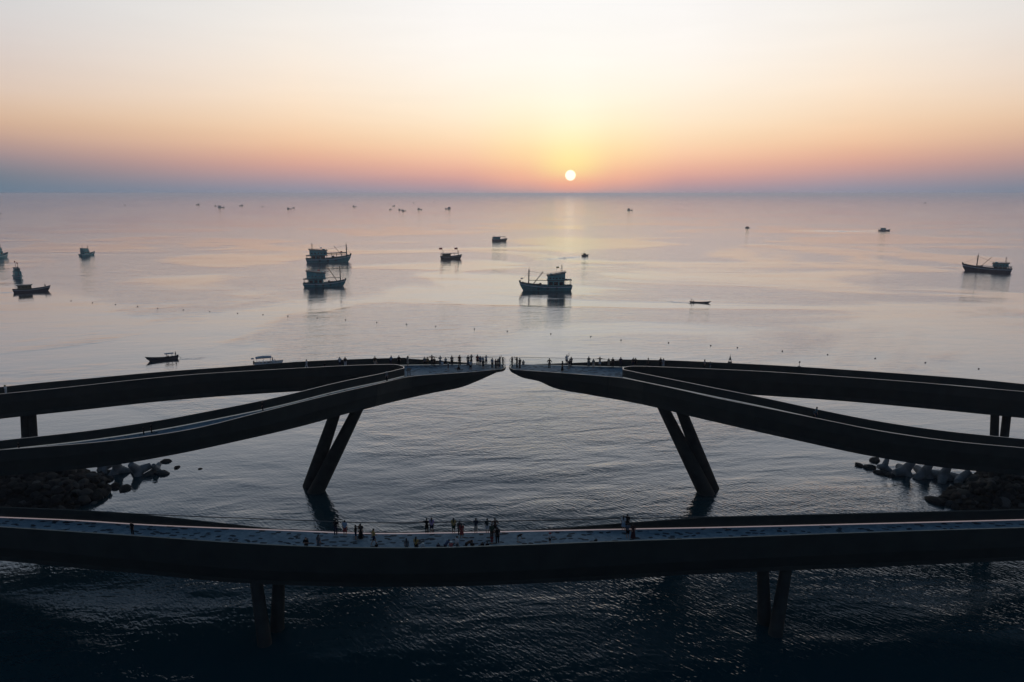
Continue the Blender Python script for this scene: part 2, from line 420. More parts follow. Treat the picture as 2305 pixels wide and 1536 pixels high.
PT = 0.20                                          # parapet thickness
def wall_rings(E, i0, i1):
    """closed profile of parapet and fascia and underside haunch along an edge"""
    rings = []
    for i in range(i0, i1 + 1):
        p, n, dz, ph, fa, fb = E.p[i], E.n[i], E.dz[i], E.ph[i], E.fa[i], E.fb[i]
        k = min(1.0, fb / 3.0)
        def at(o, z): return (p.x + n.x * o, p.y + n.y * o, dz + z)
        rings.append([at(0, ph), at(PT, ph), at(PT, -0.06), at(1.1 * k + 0.05, -0.30 * k - 0.06), at(0.9 * k, -fb), at(0.10 * k, -fa)])
    return rings
def girder(parent, E1, E2, i0, i1, tagname):
    for E in (E1, E2):
        mb = MB().skin(wall_rings(E, i0, i1), closed=True, caps=True)
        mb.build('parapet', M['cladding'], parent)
    rings = []
    for i in range(i0, i1 + 1):
        r = []
        for E, sgn in ((E1, 1), (E2, 1)):
            p, n, dz, fb = E.p[i], E.n[i], E.dz[i], E.fb[i]; k = min(1.0, fb / 3.0)
            r.append(((p.x + n.x * 0.7 * k), (p.y + n.y * 0.7 * k), dz - fb + 0.02))
            r.append(((p.x + n.x * 0.6 * k), (p.y + n.y * 0.6 * k), dz - 0.35 * k - 0.1))
        rings.append([r[0], r[1], r[3], r[2]])
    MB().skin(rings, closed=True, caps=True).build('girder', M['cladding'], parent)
def deck_sheet(parent, E1, E2, i0, i1, nsub=4):
    rings = []
    for i in range(i0, i1 + 1):
        a, b = E1.p[i] + E1.n[i] * (PT - 0.02), E2.p[i] + E2.n[i] * (PT - 0.02)
        rings.append([(a.x + (b.x - a.x) * k / nsub, a.y + (b.y - a.y) * k / nsub, E1.dz[i] + (E2.dz[i] - E1.dz[i]) * k / nsub) for k in range(nsub + 1)])
    MB().skin(rings).build('deck', M['deck'], parent)
def strip_on(parent, E, i0, i1, name, o0, o1, z0, z1, mat, with_ph=True):
    rings = []
    for i in range(i0, i1 + 1):
        p, n, dz = E.p[i], E.n[i], E.dz[i] + (E.ph[i] if with_ph else 0)
        rings.append([(p.x + n.x * o, p.y + n.y * o, dz + z) for o, z in ((o0, z0), (o0, z1), (o1, z1), (o1, z0))])
    MB().skin(rings, closed=True, caps=True).build(name, mat, parent)
def glass_run(parent, pts, nrm, z0s, z1s, step, rail_r=0.048, rail_mat='rail'):
    """glass panes standing along a polyline, each its own mesh, and the handrail above"""
    acc = [0.0]
    for a, b in zip(pts[:-1], pts[1:]): acc.append(acc[-1] + (b - a).length)
    L = acc[-1]; n = max(1, round(L / step))
    def at(s, arr):
        return np.interp(s, acc, arr)
    X = [p.x for p in pts]; Y = [p.y for p in pts]; NX = [q.x for q in nrm]; NY = [q.y for q in nrm]
    for k in range(n):
        s0, s1 = L * k / n + 0.02, L * (k + 1) / n - 0.02
        ring = []
        for s in (s0, s1):
            x, y, nx, ny = at(s, X), at(s, Y), at(s, NX), at(s, NY)
            za, zb = at(s, z0s), at(s, z1s) - 0.05
            ring.append([(x + nx * 0.09, y + ny * 0.09, za), (x + nx * 0.09, y + ny * 0.09, zb), (x + nx * 0.115, y + ny * 0.115, zb), (x + nx * 0.115, y + ny * 0.115, za)])
        if min(at(s0, z1s) - at(s0, z0s), at(s1, z1s) - at(s1, z0s)) < 0.12: continue
        MB().skin(ring, closed=True, caps=True).build('glass_panel', M['glass'], parent)
    rp = [(at(s, X) + at(s, NX) * 0.1, at(s, Y) + at(s, NY) * 0.1, at(s, z1s)) for s in np.linspace(0, L, max(6, int(L / 0.6)))]
    MB().path(rp, rail_r).build('handrail', M[rail_mat], parent)
def dark_pavers(parent, E1, E2, i0, i1, per_m2, seed):
    rd = random.Random(seed); mb = MB()
    for i in range(i0, i1):
        a, b, c = E1.p[i], E2.p[i], E1.p[i + 1]
        wdt = (b - a).length; ln = (c - a).length
        cnt = per_m2 * wdt * ln; cnt = int(cnt) + (rd.random() < cnt - int(cnt))
        for _ in range(cnt):
            u, v = rd.random(), rd.uniform(0.07, 0.93)
            p = a.lerp(c, u).lerp(b.lerp(E2.p[i + 1], u), v)
            z = E1.dz[i] + (E2.dz[i] - E1.dz[i]) * v
            z2 = E1.dz[i + 1] + (E2.dz[i + 1] - E1.dz[i + 1]) * v
            z = z + (z2 - z) * u
            t = (c - a).normalized(); ang = math.atan2(t.y, t.x) + rd.choice((0, 0, 0, 0.35, -0.35))
            l, w = rd.uniform(0.22, 0.46), rd.uniform(0.10, 0.17)
            ca, sa = math.cos(ang), math.sin(ang)
            pts = [(-l, 0), (-l * .6, -w), (l * .6, -w), (l, 0), (l * .6, w), (-l * .6, w)]
            base = [(p.x + x * ca - y * sa, p.y + x * sa + y * ca) for x, y in pts]
            mb.add([(x, y, z + 0.007) for x, y in base] + [(x, y, z - 0.02) for x, y in base],
                   [tuple(range(6))] + [(k, (k + 1) % 6, 6 + (k + 1) % 6, 6 + k) for k in range(6)])
    o = mb.build('dark_paving_stones', M['dark_paver'], parent); tag(o, kind='stuff')
def pier(parent, base_px, top_px, top_z, r0, r1, n=28):
    b = unp(base_px[0], base_px[1], 0); t = unp(top_px[0], top_px[1], top_z)
    d = t - b; lo = b - d * (2.0 / max(d.z, 1))
    mb = MB(); rings = []
    for k in range(9):
        u = k / 8; c = lo.lerp(t, u); r = r0 + (r1 - r0) * u
        rings.append([(c.x + r * math.cos(2 * math.pi * i / n), c.y + r * 1.0 * math.sin(2 * math.pi * i / n), c.z) for i in range(n)])
    mb.skin(rings, closed=True, caps=True)
    return mb.build('pier', M['concrete'], parent, smooth=False)

DECKS = {}
# ------------------------------------------------------------------ nearest footbridge
fb = empty('footbridge', (0, 0, 0), label='nearest curved footbridge crossing the whole foreground with blue-grey paved deck', cat='footbridge')
fz = lambda x: 8.6
far_rail = curve([(0,1140.6),(182,1148),(303.7,1155.8),(455,1162.5),(607,1168),(700,1171.6),(749,1173.9),(820,1176),(874,1176.6),(952,1175.6),(1067,1173.6),(1200,1170.8),(1403,1166.6),(1560,1163.8),(1906,1156),(2305,1146)], 90)
far_solid = curve([(0,1140.6),(182,1148),(303.7,1155.8),(394.8,1165.6),(516,1180),(607,1190.5)])
near_cap = curve([(0,1187.4),(303.7,1207.5),(607,1227.8),(749,1233.4),(874,1235),(1000,1234.4),(1099,1230.8),(1240,1226),(1356,1221),(1560,1214.3),(1906,1201.5),(2305,1189)], 90)
near_arris = curve([(0,1232.4),(303.7,1261.2),(607,1285.5),(800,1292),(1000,1291.5),(1250,1281),(1600,1262.2),(1906,1248.4),(2305,1231.6)], 60)
near_keel = curve([(0,1260.3),(303.7,1288.5),(562,1312),(700,1317),(850,1320),(1000,1319),(1250,1309.5),(1600,1289.7),(1906,1277.5),(2305,1260)], 60)
solid_h = pw([(300, 1.15), (395, .86), (516, .42), (612, .05), (1180, .05), (1278, .24), (1372, .52), (1466, .80), (1560, 1.03), (1600, 1.15)])
EF, EN = Edge(), Edge()
XS = np.linspace(-330, 2635, 150)
for x in XS:
    z = fz(x)
    pf = unp(x, far_rail(x), z + 1.15); pn = unp(x, near_cap(x), z + 1.15)
    EF.add(pf, z, solid_h(x) if 300 < x < 1600 else 1.15); EN.add(pn, z, 1.15)
EF.normals(EN); EN.normals(EF)
for i, x in enumerate(XS):
    p = Vector((EN.p[i].x, EN.p[i].y, EN.dz[i] + 1.15))
    EN.fa[i] = solve_drop(p, EN.n[i], 0.10, near_arris) - 1.15
    EN.fb[i] = solve_drop(p, EN.n[i], 0.9, near_keel) - 1.15
    EF.fa[i], EF.fb[i] = EN.fa[i], EN.fb[i]
n1 = len(XS) - 1
girder(fb, EF, EN, 0, n1, 'fore'); deck_sheet(fb, EF, EN, 0, n1)
strip_on(fb, EN, 0, n1, 'parapet_cap', 0.02, PT - 0.02, 0.002, 0.03, M['cap_dark'])
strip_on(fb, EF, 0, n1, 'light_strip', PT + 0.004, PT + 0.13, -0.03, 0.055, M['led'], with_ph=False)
ig = [i for i, x in enumerate(XS) if 290 <= x <= 1610]
glass_run(fb, [EF.p[i] for i in ig], [EF.n[i] for i in ig], [EF.dz[i] + EF.ph[i] + 0.0 for i in ig], [EF.dz[i] + 1.15 for i in ig], 1.8)
dark_pavers(fb, EF, EN, 0, n1, 0.75, 3)
DECKS['fore'] = (EF, EN)
for (b, t) in (((596,1450),(574,1288)), ((624,1416),(628,1286)), ((1721,1402),(1717,1264)), ((1745,1428),(1772,1264))):
    pier(fb, b, t, 5.9, 0.74, 0.58)

# ------------------------------------------------------------------ the two "kissing" branches
def branch(side):
    left = side == 'left'
    if left:
        lab = 'left branch of the forked viewing bridge whose rounded tip points right at the gap'
        rail = curve([(0,871.7),(82,862.6),(197,852.3),(349,838.3),(516,826.2),(700,812.8),(780,809.4),(880,806.2),(971,804.6),(1076,803.8),(1128,803.6)], 60)
        nfc = [(0,887.8),(152,872.6),(304,855.9),(455,842.3),(607,833.1),(700,828),(780,823.9),(830,822),(867,821.2),(884,821.2),(896.6,822.5),(904.9,825.2)]
        tnc = [(0,992),(212.6,968.3),(364.4,945.5),(486,922.7),(607,898.2),(700,875.9),(742,865.2),(805,851.6),(857,841.2),(888,834),(901,830.8)]
        nose = (907.5, 827.6)
        nn = curve([(0,1013.8),(243,994),(425,968.3),(577,931.4),(700,900.4),(763,885),(846,866.2),(885,856.6)], 40)
        nn2 = curve([(885,856.6),(917.4,849.6),(951,845.6),(1003,842.2),(1055,838.7),(1117,833)])
        fa_a = curve([(0,906),(182,889.3),(364,868),(546,854.4),(700,848.5),(826,844)], 60)
        fa_b = curve([(0,942.5),(45,937.3),(182,922.7),(364,903),(577,886.3),(638,882.6)], 40)
        nn_a = curve([(0,1039.6),(212.6,1019.9),(425,989.5),(607,956),(700,930),(784,906),(888,881.5),(951,868),(1034,852.6),(1100,839)], 40)
        nn_b = curve([(0,1071.5),(243,1048.8),(395,1023),(531,994),(700,953.7),(770,934),(820,921.4),(888,903.7),(971,885),(1044,870),(1065,862),(1124,836),(1138,829.5)])
        X0, XN, XT = -300, nose[0], 1125.0
        tip_px = (1139.0, 826.0)
        zfar = pw([(-300, 13.6), (0, 14.6), (400, 15.6), (800, 16.0)]); znear = pw([(-300, 9.9), (0, 11.6), (300, 13.4), (600, 15.2), (800, 15.9), (880, 16.0)])
        pn_h = pw([(850, 1.2), (925, 0.16)]); sol = pw([(905, 1.2), (930, 0.98), (971, 0.72), (1034, .36), (1080, .05)])
        mirror = 1
    else:
        lab = 'right branch of the forked viewing bridge whose rounded tip points left at the gap'
        rail = curve([(1158,804.0),(1174,804.2),(1266,806.2),(1328,807.8),(1411,809.6),(1464,810.3),(1536,812.4),(1600,815.4),(1738,822.2),(1906,832.6),(2059,843.3),(2181,852.5),(2305,864.7)], 60)
        nfc = [(1406.6,827.6),(1415.7,825.6),(1432.4,825),(1474,826.2),(1536.5,828.7),(1600,831.3),(1737.6,838.1),(1906,849.7),(2059,861),(2181,871.7),(2305,882.4)]
        tnc = [(1409.5,833.2),(1430,837.6),(1453,842.3),(1495,850.6),(1557,863),(1600,871.8),(1707,893),(1838.5,921.3),(1967,946.7),(2120,969.6),(2305,988.6)]
        nose = (1404.0, 830.2)
        nn = curve([(1425,856.2),(1474,866.2),(1536.5,879.7),(1600,894.3),(1722,919),(1845,944),(1997.5,974),(2150,995),(2305,1009.4)], 40)
        nn2 = curve([(1159,832.9),(1211.6,836.6),(1303,843.3),(1360,847.8),(1395,851),(1425,856.2)])
        fa_a = curve([(1474,847),(1600,852.8),(1875,869.3),(2059,882.4),(2305,905.4)], 60)
        fa_b = curve([(1680,887.6),(1875,900.8),(2059,917),(2230,933.8),(2305,941.2)], 40)
        nn_a = curve([(1185,838.5),(1224,845),(1307,860),(1391,871),(1474,886.5),(1600,916),(1814,963.5),(1997,995.6),(2305,1034.4)], 40)
        nn_b = curve([(1146,829.5),(1151,835),(1222,862),(1237,869.3),(1324,888),(1401,901.6),(1479,917.8),(1555,937),(1600,947.6),(1799,992.5),(1955,1025.6),(2120,1052),(2305,1070)])
        X0, XN, XT = 2605, nose[0], 1160.0
        tip_px = (1145.6, 826.4)
        zfar = pw([(1500, 16.0), (1900, 15.6), (2305, 14.6), (2605, 13.6)]); znear = pw([(1420, 16.0), (1500, 15.9), (1700, 15.2), (2000, 13.4), (2305, 11.6), (2605, 9.9)])
        pn_h = pw([(1370, 0.16), (1445, 1.2)]); sol = pw([(1200, .05), (1276, .36), (1349, .74), (1410, 1.2)])
    B = empty('footbridge', (0, 0, 0), label=lab, cat='footbridge')
    PH = 1.2
    NFc, TNc = curve(nfc), curve(tnc)
    NFs, TNs = curve(nfc, 50), curve(tnc, 50)
    def mixc(fs, fr, x):                                   # smooth far from the nose, exact near it
        k = min(1.0, max(0.0, (abs(x - XN) - 60) / 60)); return fr(x) * (1 - k) + fs(x) * k
    # sample positions: from the frame's edge to the nose (dense at the end), then to the tip
    u = np.linspace(0, 1, 70); xa = X0 + (XN - X0) * (1 - (1 - u) ** 1.9)
    TF, NF, TN, NN = Edge(), Edge(), Edge(), Edge()
    nose_p = unp(nose[0], nose[1], 16.0 + PH)
    for k, x in enumerate(xa):
        zf, zn = zfar(x), znear(x)
        TF.add(unp(x, rail(x), zf + PH), zf, PH); 
        last = k == len(xa) - 1
        NF.add(nose_p if last else unp(x, mixc(NFs, NFc, x), zf + PH), zf, PH)
        TN.add(nose_p if last else unp(x, mixc(TNs, TNc, x), zn + PH), zn, PH)
        ph = pn_h(x)
        yy = nn(x) if (x < 885 if left else x > 1425) else nn2(x)
        NN.add(unp(x, yy, zn + ph), zn, ph)
    n_arm = len(xa) - 1
    xb = np.linspace(XN, XT, 34)[1:]
    for x in xb:
        TF.add(unp(x, rail(x), 16.0 + PH), 16.0, sol(x)); NN.add(unp(x, nn2(x), 16.0 + pn_h(x)), 16.0, pn_h(x))
    # the rounded tip: both edges sweep to the tip point
    pf, pn = TF.p[-1].copy(), NN.p[-1].copy(); tp = unp(tip_px[0], tip_px[1], 16.0); tp.z = 0
    mid = (pf + pn) / 2; ext = tp - mid
    NT = 9
    for k in range(1, NT + 1):
        a = math.pi / 2 * k / NT
        TF.add(mid + (pf - mid) * math.cos(a) + ext * math.sin(a), 16.0, 0.05); NN.add(mid + (pn - mid) * math.cos(a) + ext * math.sin(a), 16.0, 0.14)
    for E, O in ((TF, NN), (NN, TF)): E.normals(O)
    for i in range(n_arm + 1):                             # normals of the arm edges point into their own arm
        pass
    NF.normals(TF) if len(NF.p) <= len(TF.p) else None
    TN.normals(NN)
    # the last normals at nose and tip
    d = (nose_p - (NF.p[-4] + TN.p[-4]) / 2); d.z = 0; d.normalize()
    NF.n[-1] = d; TN.n[-1] = d
    e = (mid - tp).normalized(); TF.n[-1] = e; NN.n[-1] = e
    tot = len(TF.p)
    for i in range(tot):
        x = prj((NN.p[i].x, NN.p[i].y, NN.dz[i] + NN.ph[i]))[0]
        p = Vector((NN.p[i].x, NN.p[i].y, NN.dz[i] + NN.ph[i]))
        if i >= tot - NT:
            k = (i - (tot - NT) + 1) / NT
            j = tot - NT - 1
            NN.fa[i] = NN.fa[j] * (1 - k) + 0.12 * k; NN.fb[i] = NN.fb[j] * (1 - k) + 0.30 * k
        else:
            fb_ = solve_drop(p, NN.n[i], 0.8, nn_b) - NN.ph[i]
            k = min(1.0, max(0.05, fb_ / 3.0))
            for _ in range(8):
                fb_ = solve_drop(p, NN.n[i], 0.9 * k, nn_b) - NN.ph[i]; k = 0.5 * k + 0.5 * min(1.0, max(0.05, fb_ / 3.0))
            NN.fb[i] = max(fb_, 0.25)
            NN.fa[i] = min(max(solve_drop(p, NN.n[i], 0.1, nn_a) - NN.ph[i], 0.1), NN.fb[i] * 0.8)
        TF.fa[i], TF.fb[i] = NN.fa[i], NN.fb[i]
    lastb = 2.6
    vis = (lambda x: x < 630) if left else (lambda x: x > 1690)
    for i in range(n_arm + 1):
        p = Vector((NF.p[i].x, NF.p[i].y, NF.dz[i] + PH)); x = xa[i]
        if vis(x): lastb = solve_drop(p, NF.n[i], 0.9, fa_b) - PH
        tgt = NN.fb[n_arm]; k = i / n_arm
        NF.fb[i] = lastb if vis(x) else lastb
        NF.fa[i] = max(0.15, solve_drop(p, NF.n[i], 0.1, fa_a) - PH) if i < n_arm - 12 else NF.fa[i - 1]
        NF.fa[i] = min(NF.fa[i], NF.fb[i] * 0.8)
    for i in range(n_arm + 1):
        TN.fa[i], TN.fb[i] = NN.fa[i], NN.fb[i]
        if i <= n_arm: TF.fa[i], TF.fb[i] = NF.fa[i], NF.fb[i]
    # blend the far edge's depth from the arm into the platform
    for j in range(1, 14):
        i = n_arm + j
        if i < tot:
            k = j / 14; TF.fb[i] = TF.fb[n_arm] * (1 - k) + TF.fb[i] * k; TF.fa[i] = TF.fa[n_arm] * (1 - k) + TF.fa[i] * k
    def sub(E, i0, i1):
        S = Edge(); S.p, S.dz, S.ph, S.fa, S.fb, S.n = E.p[i0:i1 + 1], E.dz[i0:i1 + 1], E.ph[i0:i1 + 1], E.fa[i0:i1 + 1], E.fb[i0:i1 + 1], E.n[i0:i1 + 1]; return S
    # walls
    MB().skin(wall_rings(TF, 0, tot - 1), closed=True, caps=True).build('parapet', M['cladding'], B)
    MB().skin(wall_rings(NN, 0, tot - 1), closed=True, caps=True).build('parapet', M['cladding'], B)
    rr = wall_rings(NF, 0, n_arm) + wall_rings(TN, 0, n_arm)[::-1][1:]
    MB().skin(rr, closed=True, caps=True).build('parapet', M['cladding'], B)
    # girder boxes under each arm and under the platform
    def box_girder(E1, E2, i0, i1):
        rings = []
        for i in range(i0, i1 + 1):
            q = []
            for E in (E1, E2):
                p, n, dz, fb_ = E.p[i], E.n[i], E.dz[i], E.fb[i]; k = min(1.0, fb_ / 3.0)
                q.append((p.x + n.x * 0.7 * k, p.y + n.y * 0.7 * k, dz - fb_ + 0.02)); q.append((p.x + n.x * 0.6 * k, p.y + n.y * 0.6 * k, dz - 0.35 * k - 0.05))
            rings.append([q[0], q[1], q[3], q[2]])
        MB().skin(rings, closed=True, caps=True).build('girder', M['cladding'], B)
    box_girder(TF, NF, 0, n_arm - 4); box_girder(TN, NN, 0, n_arm - 4); box_girder(TF, NN, n_arm - 6, tot - 2)
    deck_sheet(B, TF, NF, 0, n_arm); deck_sheet(B, TN, NN, 0, n_arm)
    deck_sheet(B, TF, NN, n_arm, tot - 1, 6)
    # trims
    strip_on(B, sub(NF, 0, n_arm), 0, n_arm, 'parapet_cap', 0.02, PT - 0.02, 0.002, 0.03, M['cap'])
    strip_on(B, sub(TN, 0, n_arm), 0, n_arm, 'parapet_cap', 0.02, PT - 0.02, 0.002, 0.03, M['cap'])
    strip_on(B, NN, 0, tot - 1, 'parapet_cap', 0.02, PT - 0.02, 0.002, 0.03, M['cap'])
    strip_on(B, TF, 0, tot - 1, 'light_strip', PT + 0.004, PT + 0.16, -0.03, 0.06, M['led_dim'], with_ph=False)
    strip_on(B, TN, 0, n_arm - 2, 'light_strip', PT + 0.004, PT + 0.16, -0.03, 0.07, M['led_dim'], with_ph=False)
    # glass around the platform
    ig = [i for i in range(n_arm, tot)]
    pts = [TF.p[i] for i in ig] + [NN.p[i] for i in range(tot - 2, tot - NT - 3, -1)]
    nr = [TF.n[i] for i in ig] + [NN.n[i] for i in range(tot - 2, tot - NT - 3, -1)]
    z0 = [16.0 + TF.ph[i] for i in ig] + [16.0 + NN.ph[i] for i in range(tot - 2, tot - NT - 3, -1)]
    glass_run(B, pts, nr, z0, [16.0 + PH] * len(pts), 1.5, 0.03, 'cap_dark')
    dark_pavers(B, sub(TF, n_arm, tot - 3), sub(NN, n_arm, tot - 3), 0, tot - 3 - n_arm, 0.6, 11 if left else 12)
    dark_pavers(B, TN, NN, 0, n_arm - 2, 0.5, 13 if left else 14)
    DECKS[side] = (TF, NF, TN, NN)
    if left:
        pier(B, (712, 1106), (808, 915), 13.4, 1.36, 0.86); pier(B, (699, 1093), (757, 922), 13.2, 1.25, 0.82)
        pier(B, (64.5, 1104), (55, 922), 12.6, 0.62, 0.56); pier(B, (83, 1104), (72, 922), 12.6, 0.58, 0.52)
    else:
        pier(B, (1589, 1110), (1489, 910), 13.4, 1.36, 0.86); pier(B, (1601, 1098), (1532, 921), 13.2, 1.25, 0.82)
        pier(B, (2234, 1104), (2240, 920), 12.6, 0.62, 0.56); pier(B, (2247, 1104), (2268, 920), 12.6, 0.62, 0.56)
    return B
branch('left'); branch('right')
# ------------------------------------------------------------------ breakwaters, armour blocks, boulders
def rock_mesh(seed):
    bm = bmesh.new(); bmesh.ops.create_icosphere(bm, subdivisions=2, radius=1.0)
    off = Vector((seed * 7.3, seed * 3.1, seed * 1.7)); rd = random.Random(seed)
    planes = [Vector((rd.uniform(-1, 1), rd.uniform(-1, 1), rd.uniform(-1, 1))).normalized() for _ in range(9)]
    for v in bm.verts:
        d = v.co.normalized(); r = 1.0 + 0.35 * mnoise.noise(d * 1.3 + off) + 0.10 * mnoise.noise(d * 4 + off)
        for q in planes:                                # flat broken faces
            c = d.dot(q)
            if c > 0.05: r = min(r, 0.80 / c)
        v.co = d * r
        v.co.x *= 1.15; v.co.z *= 0.78
    me = bpy.data.meshes.new('rock'); bm.to_mesh(me); bm.free(); me.materials.append(M['rock']); return me
ROCKS = [rock_mesh(k) for k in range(1, 13)]
def inside(poly, p):
    c = False; n = len(poly)
    for i in range(n):
        a, b = poly[i], poly[(i + 1) % n]
        if (a.y > p.y) != (b.y > p.y) and p.x < (b.x - a.x) * (p.y - a.y) / (b.y - a.y) + a.x: c = not c
    return c
def edge_dist(poly, p):
    best = 1e9
    for i in range(len(poly)):
        a, b = poly[i], poly[(i + 1) % len(poly)]; ab = b - a
        t = max(0, min(1, (p - a).dot(ab) / ab.length_squared)); best = min(best, (p - a - ab * t).length)
    return best
def breakwater(pixels, xlim, label, seed):
    poly = [unp(x, y, 0) for x, y in pixels]
    rd = random.Random(seed)
    root = empty('rock_breakwater', (0, 0, 0), label=label, cat='breakwater')
    x0, x1 = min(p.x for p in poly), max(p.x for p in poly); y0, y1 = min(p.y for p in poly), max(p.y for p in poly)
    hgt = lambda p: min(2.3, 0.50 * edge_dist(poly, p))
    # rubble core
    nx, ny = 40, 16; vs_, fs, idx = [], [], {}
    for j in range(ny + 1):
        for i in range(nx + 1):
            p = Vector((x0 + (x1 - x0) * i / nx, y0 + (y1 - y0) * j / ny, 0))
            z = hgt(p) - 0.45 if inside(poly, p) else -0.6
            vs_.append((p.x, p.y, z + 0.15 * mnoise.noise(p * 0.9)))
    fs = [(j * (nx + 1) + i, j * (nx + 1) + i + 1, (j + 1) * (nx + 1) + i + 1, (j + 1) * (nx + 1) + i) for j in range(ny) for i in range(nx)]
    o = MB().add(vs_, fs).build('rubble_core', M['rock'], root); tag(o, kind='stuff')
    st = 0.98; cand = []
    y = y0
    while y < y1:
        x = x0
        while x < x1:
            p = Vector((x + rd.uniform(-.45, .45), y + rd.uniform(-.45, .45), 0)); x += st
            if not inside(poly, p): continue
            px, py = prj(p)
            if not (xlim[0] < px < xlim[1]): continue
            cand.append(p)
        y += st
    cand.sort(key=lambda p: depth(p)); cand = cand[:290]
    for p in cand:
        o = link('rock', rd.choice(ROCKS), root)
        sc = rd.choice((0.42, 0.50, 0.55, 0.62, 0.72, 0.95)) * rd.uniform(0.9, 1.12)
        o.location = (p.x, p.y, hgt(p) - 0.12 + rd.uniform(-.15, .22))
        o.rotation_euler = (rd.uniform(-.5, .5), rd.uniform(-.5, .5), rd.uniform(0, 6.28)); o.scale = (sc, sc * rd.uniform(.8, 1.1), sc * rd.uniform(.75, 1.05))
breakwater([(-300, 1172), (140, 1160), (205, 1134), (262, 1112), (270, 1094), (238, 1072), (180, 1052), (-300, 1040)], (-45, 400), 'rubble mound of dark boulders under the left bridge arm', 5)
breakwater([(2600, 1172), (2180, 1158), (2112, 1134), (2120, 1108), (2160, 1092), (2180, 1072), (2240, 1052), (2600, 1042)], (1900, 2345), 'rubble mound of dark boulders under the right bridge arm', 6)
def tetrapod(px, py, size, seed, label):
    p = unp(px, py, 0); rd = random.Random(seed)
    mb = MB(); s = size
    dirs = [Vector((0, 0, 1))] + [Vector((math.cos(a) * .943, math.sin(a) * .943, -.333)) for a in (0.3, 0.3 + 2.094, 0.3 + 4.189)]
    for d in dirs: mb.tube((0, 0, 0), d * s, s * 0.40, s * 0.25, 14)
    mb.ball((0, 0, 0), s * 0.42, seg=14, rings=9)
    o = mb.build('concrete_tetrapod', M['tetra'])
    m = o.modifiers.new('merge', 'REMESH'); m.mode = 'VOXEL'; m.voxel_size = s * 0.06; m.use_smooth_shade = True
    o.location = (p.x, p.y, s * 0.30); o.rotation_euler = (rd.uniform(-.6, .6), rd.uniform(-.6, .6), rd.uniform(0, 6.28))
    return tag(o, label, 'armour block', 'concrete armour blocks at the breakwater heads')
TETRA = [(232, 1060, 1.7, 'pale concrete armour block nearest the left rubble mound'), (266, 1064, 1.95, 'pale concrete armour block second from the left rubble mound'),
 (312, 1068, 1.95, 'largest pale concrete armour block off the left rubble mound, beside open water'), (352, 1062, 1.35, 'outermost pale concrete armour block of the left group'),
 (1990, 1056, 1.35, 'outermost pale concrete armour block of the right group'), (2035, 1068, 2.05, 'second pale concrete armour block from the seaward end, right group'),
 (2078, 1074, 2.0, 'middle pale concrete armour block of the right group'), (2122, 1080, 2.0, 'pale concrete armour block second from the right rubble mound'),
 (2162, 1086, 1.8, 'pale concrete armour block leaning against the right rubble mound')]
for k, (x, y, s, lb) in enumerate(TETRA): tetrapod(x, y, s, 20 + k, lb)
BOULD = [(374, 1040, .75, 'dark wet boulder just behind the outermost left armour block'), (399, 1053, .5, 'small dark boulder awash off the left armour blocks'),
 (366, 1066, .95, 'long dark boulder in front of the outermost left armour block'), (335, 1068, .8, 'dark boulder between the two right-hand armour blocks of the left group'),
 (281, 1101, .95, 'rounded dark boulder standing in the water off the left rubble mound'), (451, 1056, .28, 'tiny rock breaking the surface far off the left breakwater'),
 (1935, 1048, .7, 'outermost dark boulder of the right breakwater'), (1957, 1053, .85, 'second outermost dark boulder of the right breakwater'),
 (1968, 1038, .9, 'dark boulder tucked under the right bridge arm'), (1985, 1067, .9, 'dark boulder in front of the outermost right armour block'),
 (2004, 1071, .7, 'small dark boulder in front of the right armour blocks'), (2106, 1129, 1.2, 'flat dark boulder lying in the water off the right rubble mound')]
for k, (x, y, s, lb) in enumerate(BOULD):
    p = unp(x, y, 0); o = link('boulder', ROCKS[k % len(ROCKS)]); o.location = (p.x, p.y, 0.05 * s); o.scale = (s * 1.25, s, s * 0.75); o.rotation_euler = (0.2, 0.1, k * 1.3)
    tag(o, lb, 'boulder', 'loose boulders off the breakwaters')

# ------------------------------------------------------------------ boats
def place(px0, px1, yw, beam_frac, yaw_deg):
    """centre point on the water, bow heading and length of a boat seen between two pixel columns (stern, bow)"""
    p = unp((px0 + px1) / 2, yw, 0); right = px1 > px0
    view = math.atan2(p.x, p.y)
    L = abs(px1 - px0) * depth(p) / F_PX / max(0.25, abs(math.cos(R(yaw_deg))))
    head = (0 if right else math.pi) - view + R(yaw_deg)
    p += Vector((p.x, p.y, 0)).normalized() * (beam_frac * L * 0.5)
    return p, head, L
def hull_rings(L, beam, bow_h, mid_h, stern_h, rake, n=17):
    rings = []
    for k in range(n):
        t = k / (n - 1)
        sheer = mid_h + (stern_h - mid_h) * max(0, (0.4 - t) / 0.4) ** 2 + (bow_h - mid_h) * max(0, (t - 0.35) / 0.65) ** 2.0
        b = beam / 2 * (0.74 + 0.26 * min(1, t / 0.35)) if t < 0.35 else beam / 2 * max(0.02, 1 - ((t - 0.35) / 0.65) ** 2.4)
        lb = b * (0.78 if t < 0.5 else 0.78 * (1 - 0.75 * ((t - 0.5) / 0.5) ** 1.4))
        x = -L / 2 + L * t
        xs = x; xl = x - rake * L * max(0, (t - 0.5) / 0.5) ** 2
        if t < 0.12: xl = x + 0.03 * L * (1 - t / 0.12)
        kz = -0.03 * L
        rings.append([(xs, b, sheer), (xl * .35 + xs * .65, (b * .55 + lb * .45), sheer * .5), (xl, lb, 0.0), (xl, lb * 0.6, kz), (xl, -lb * 0.6, kz), (xl, -lb, 0.0), (xl * .35 + xs * .65, -(b * .55 + lb * .45), sheer * .5), (xs, -b, sheer)])
    return rings
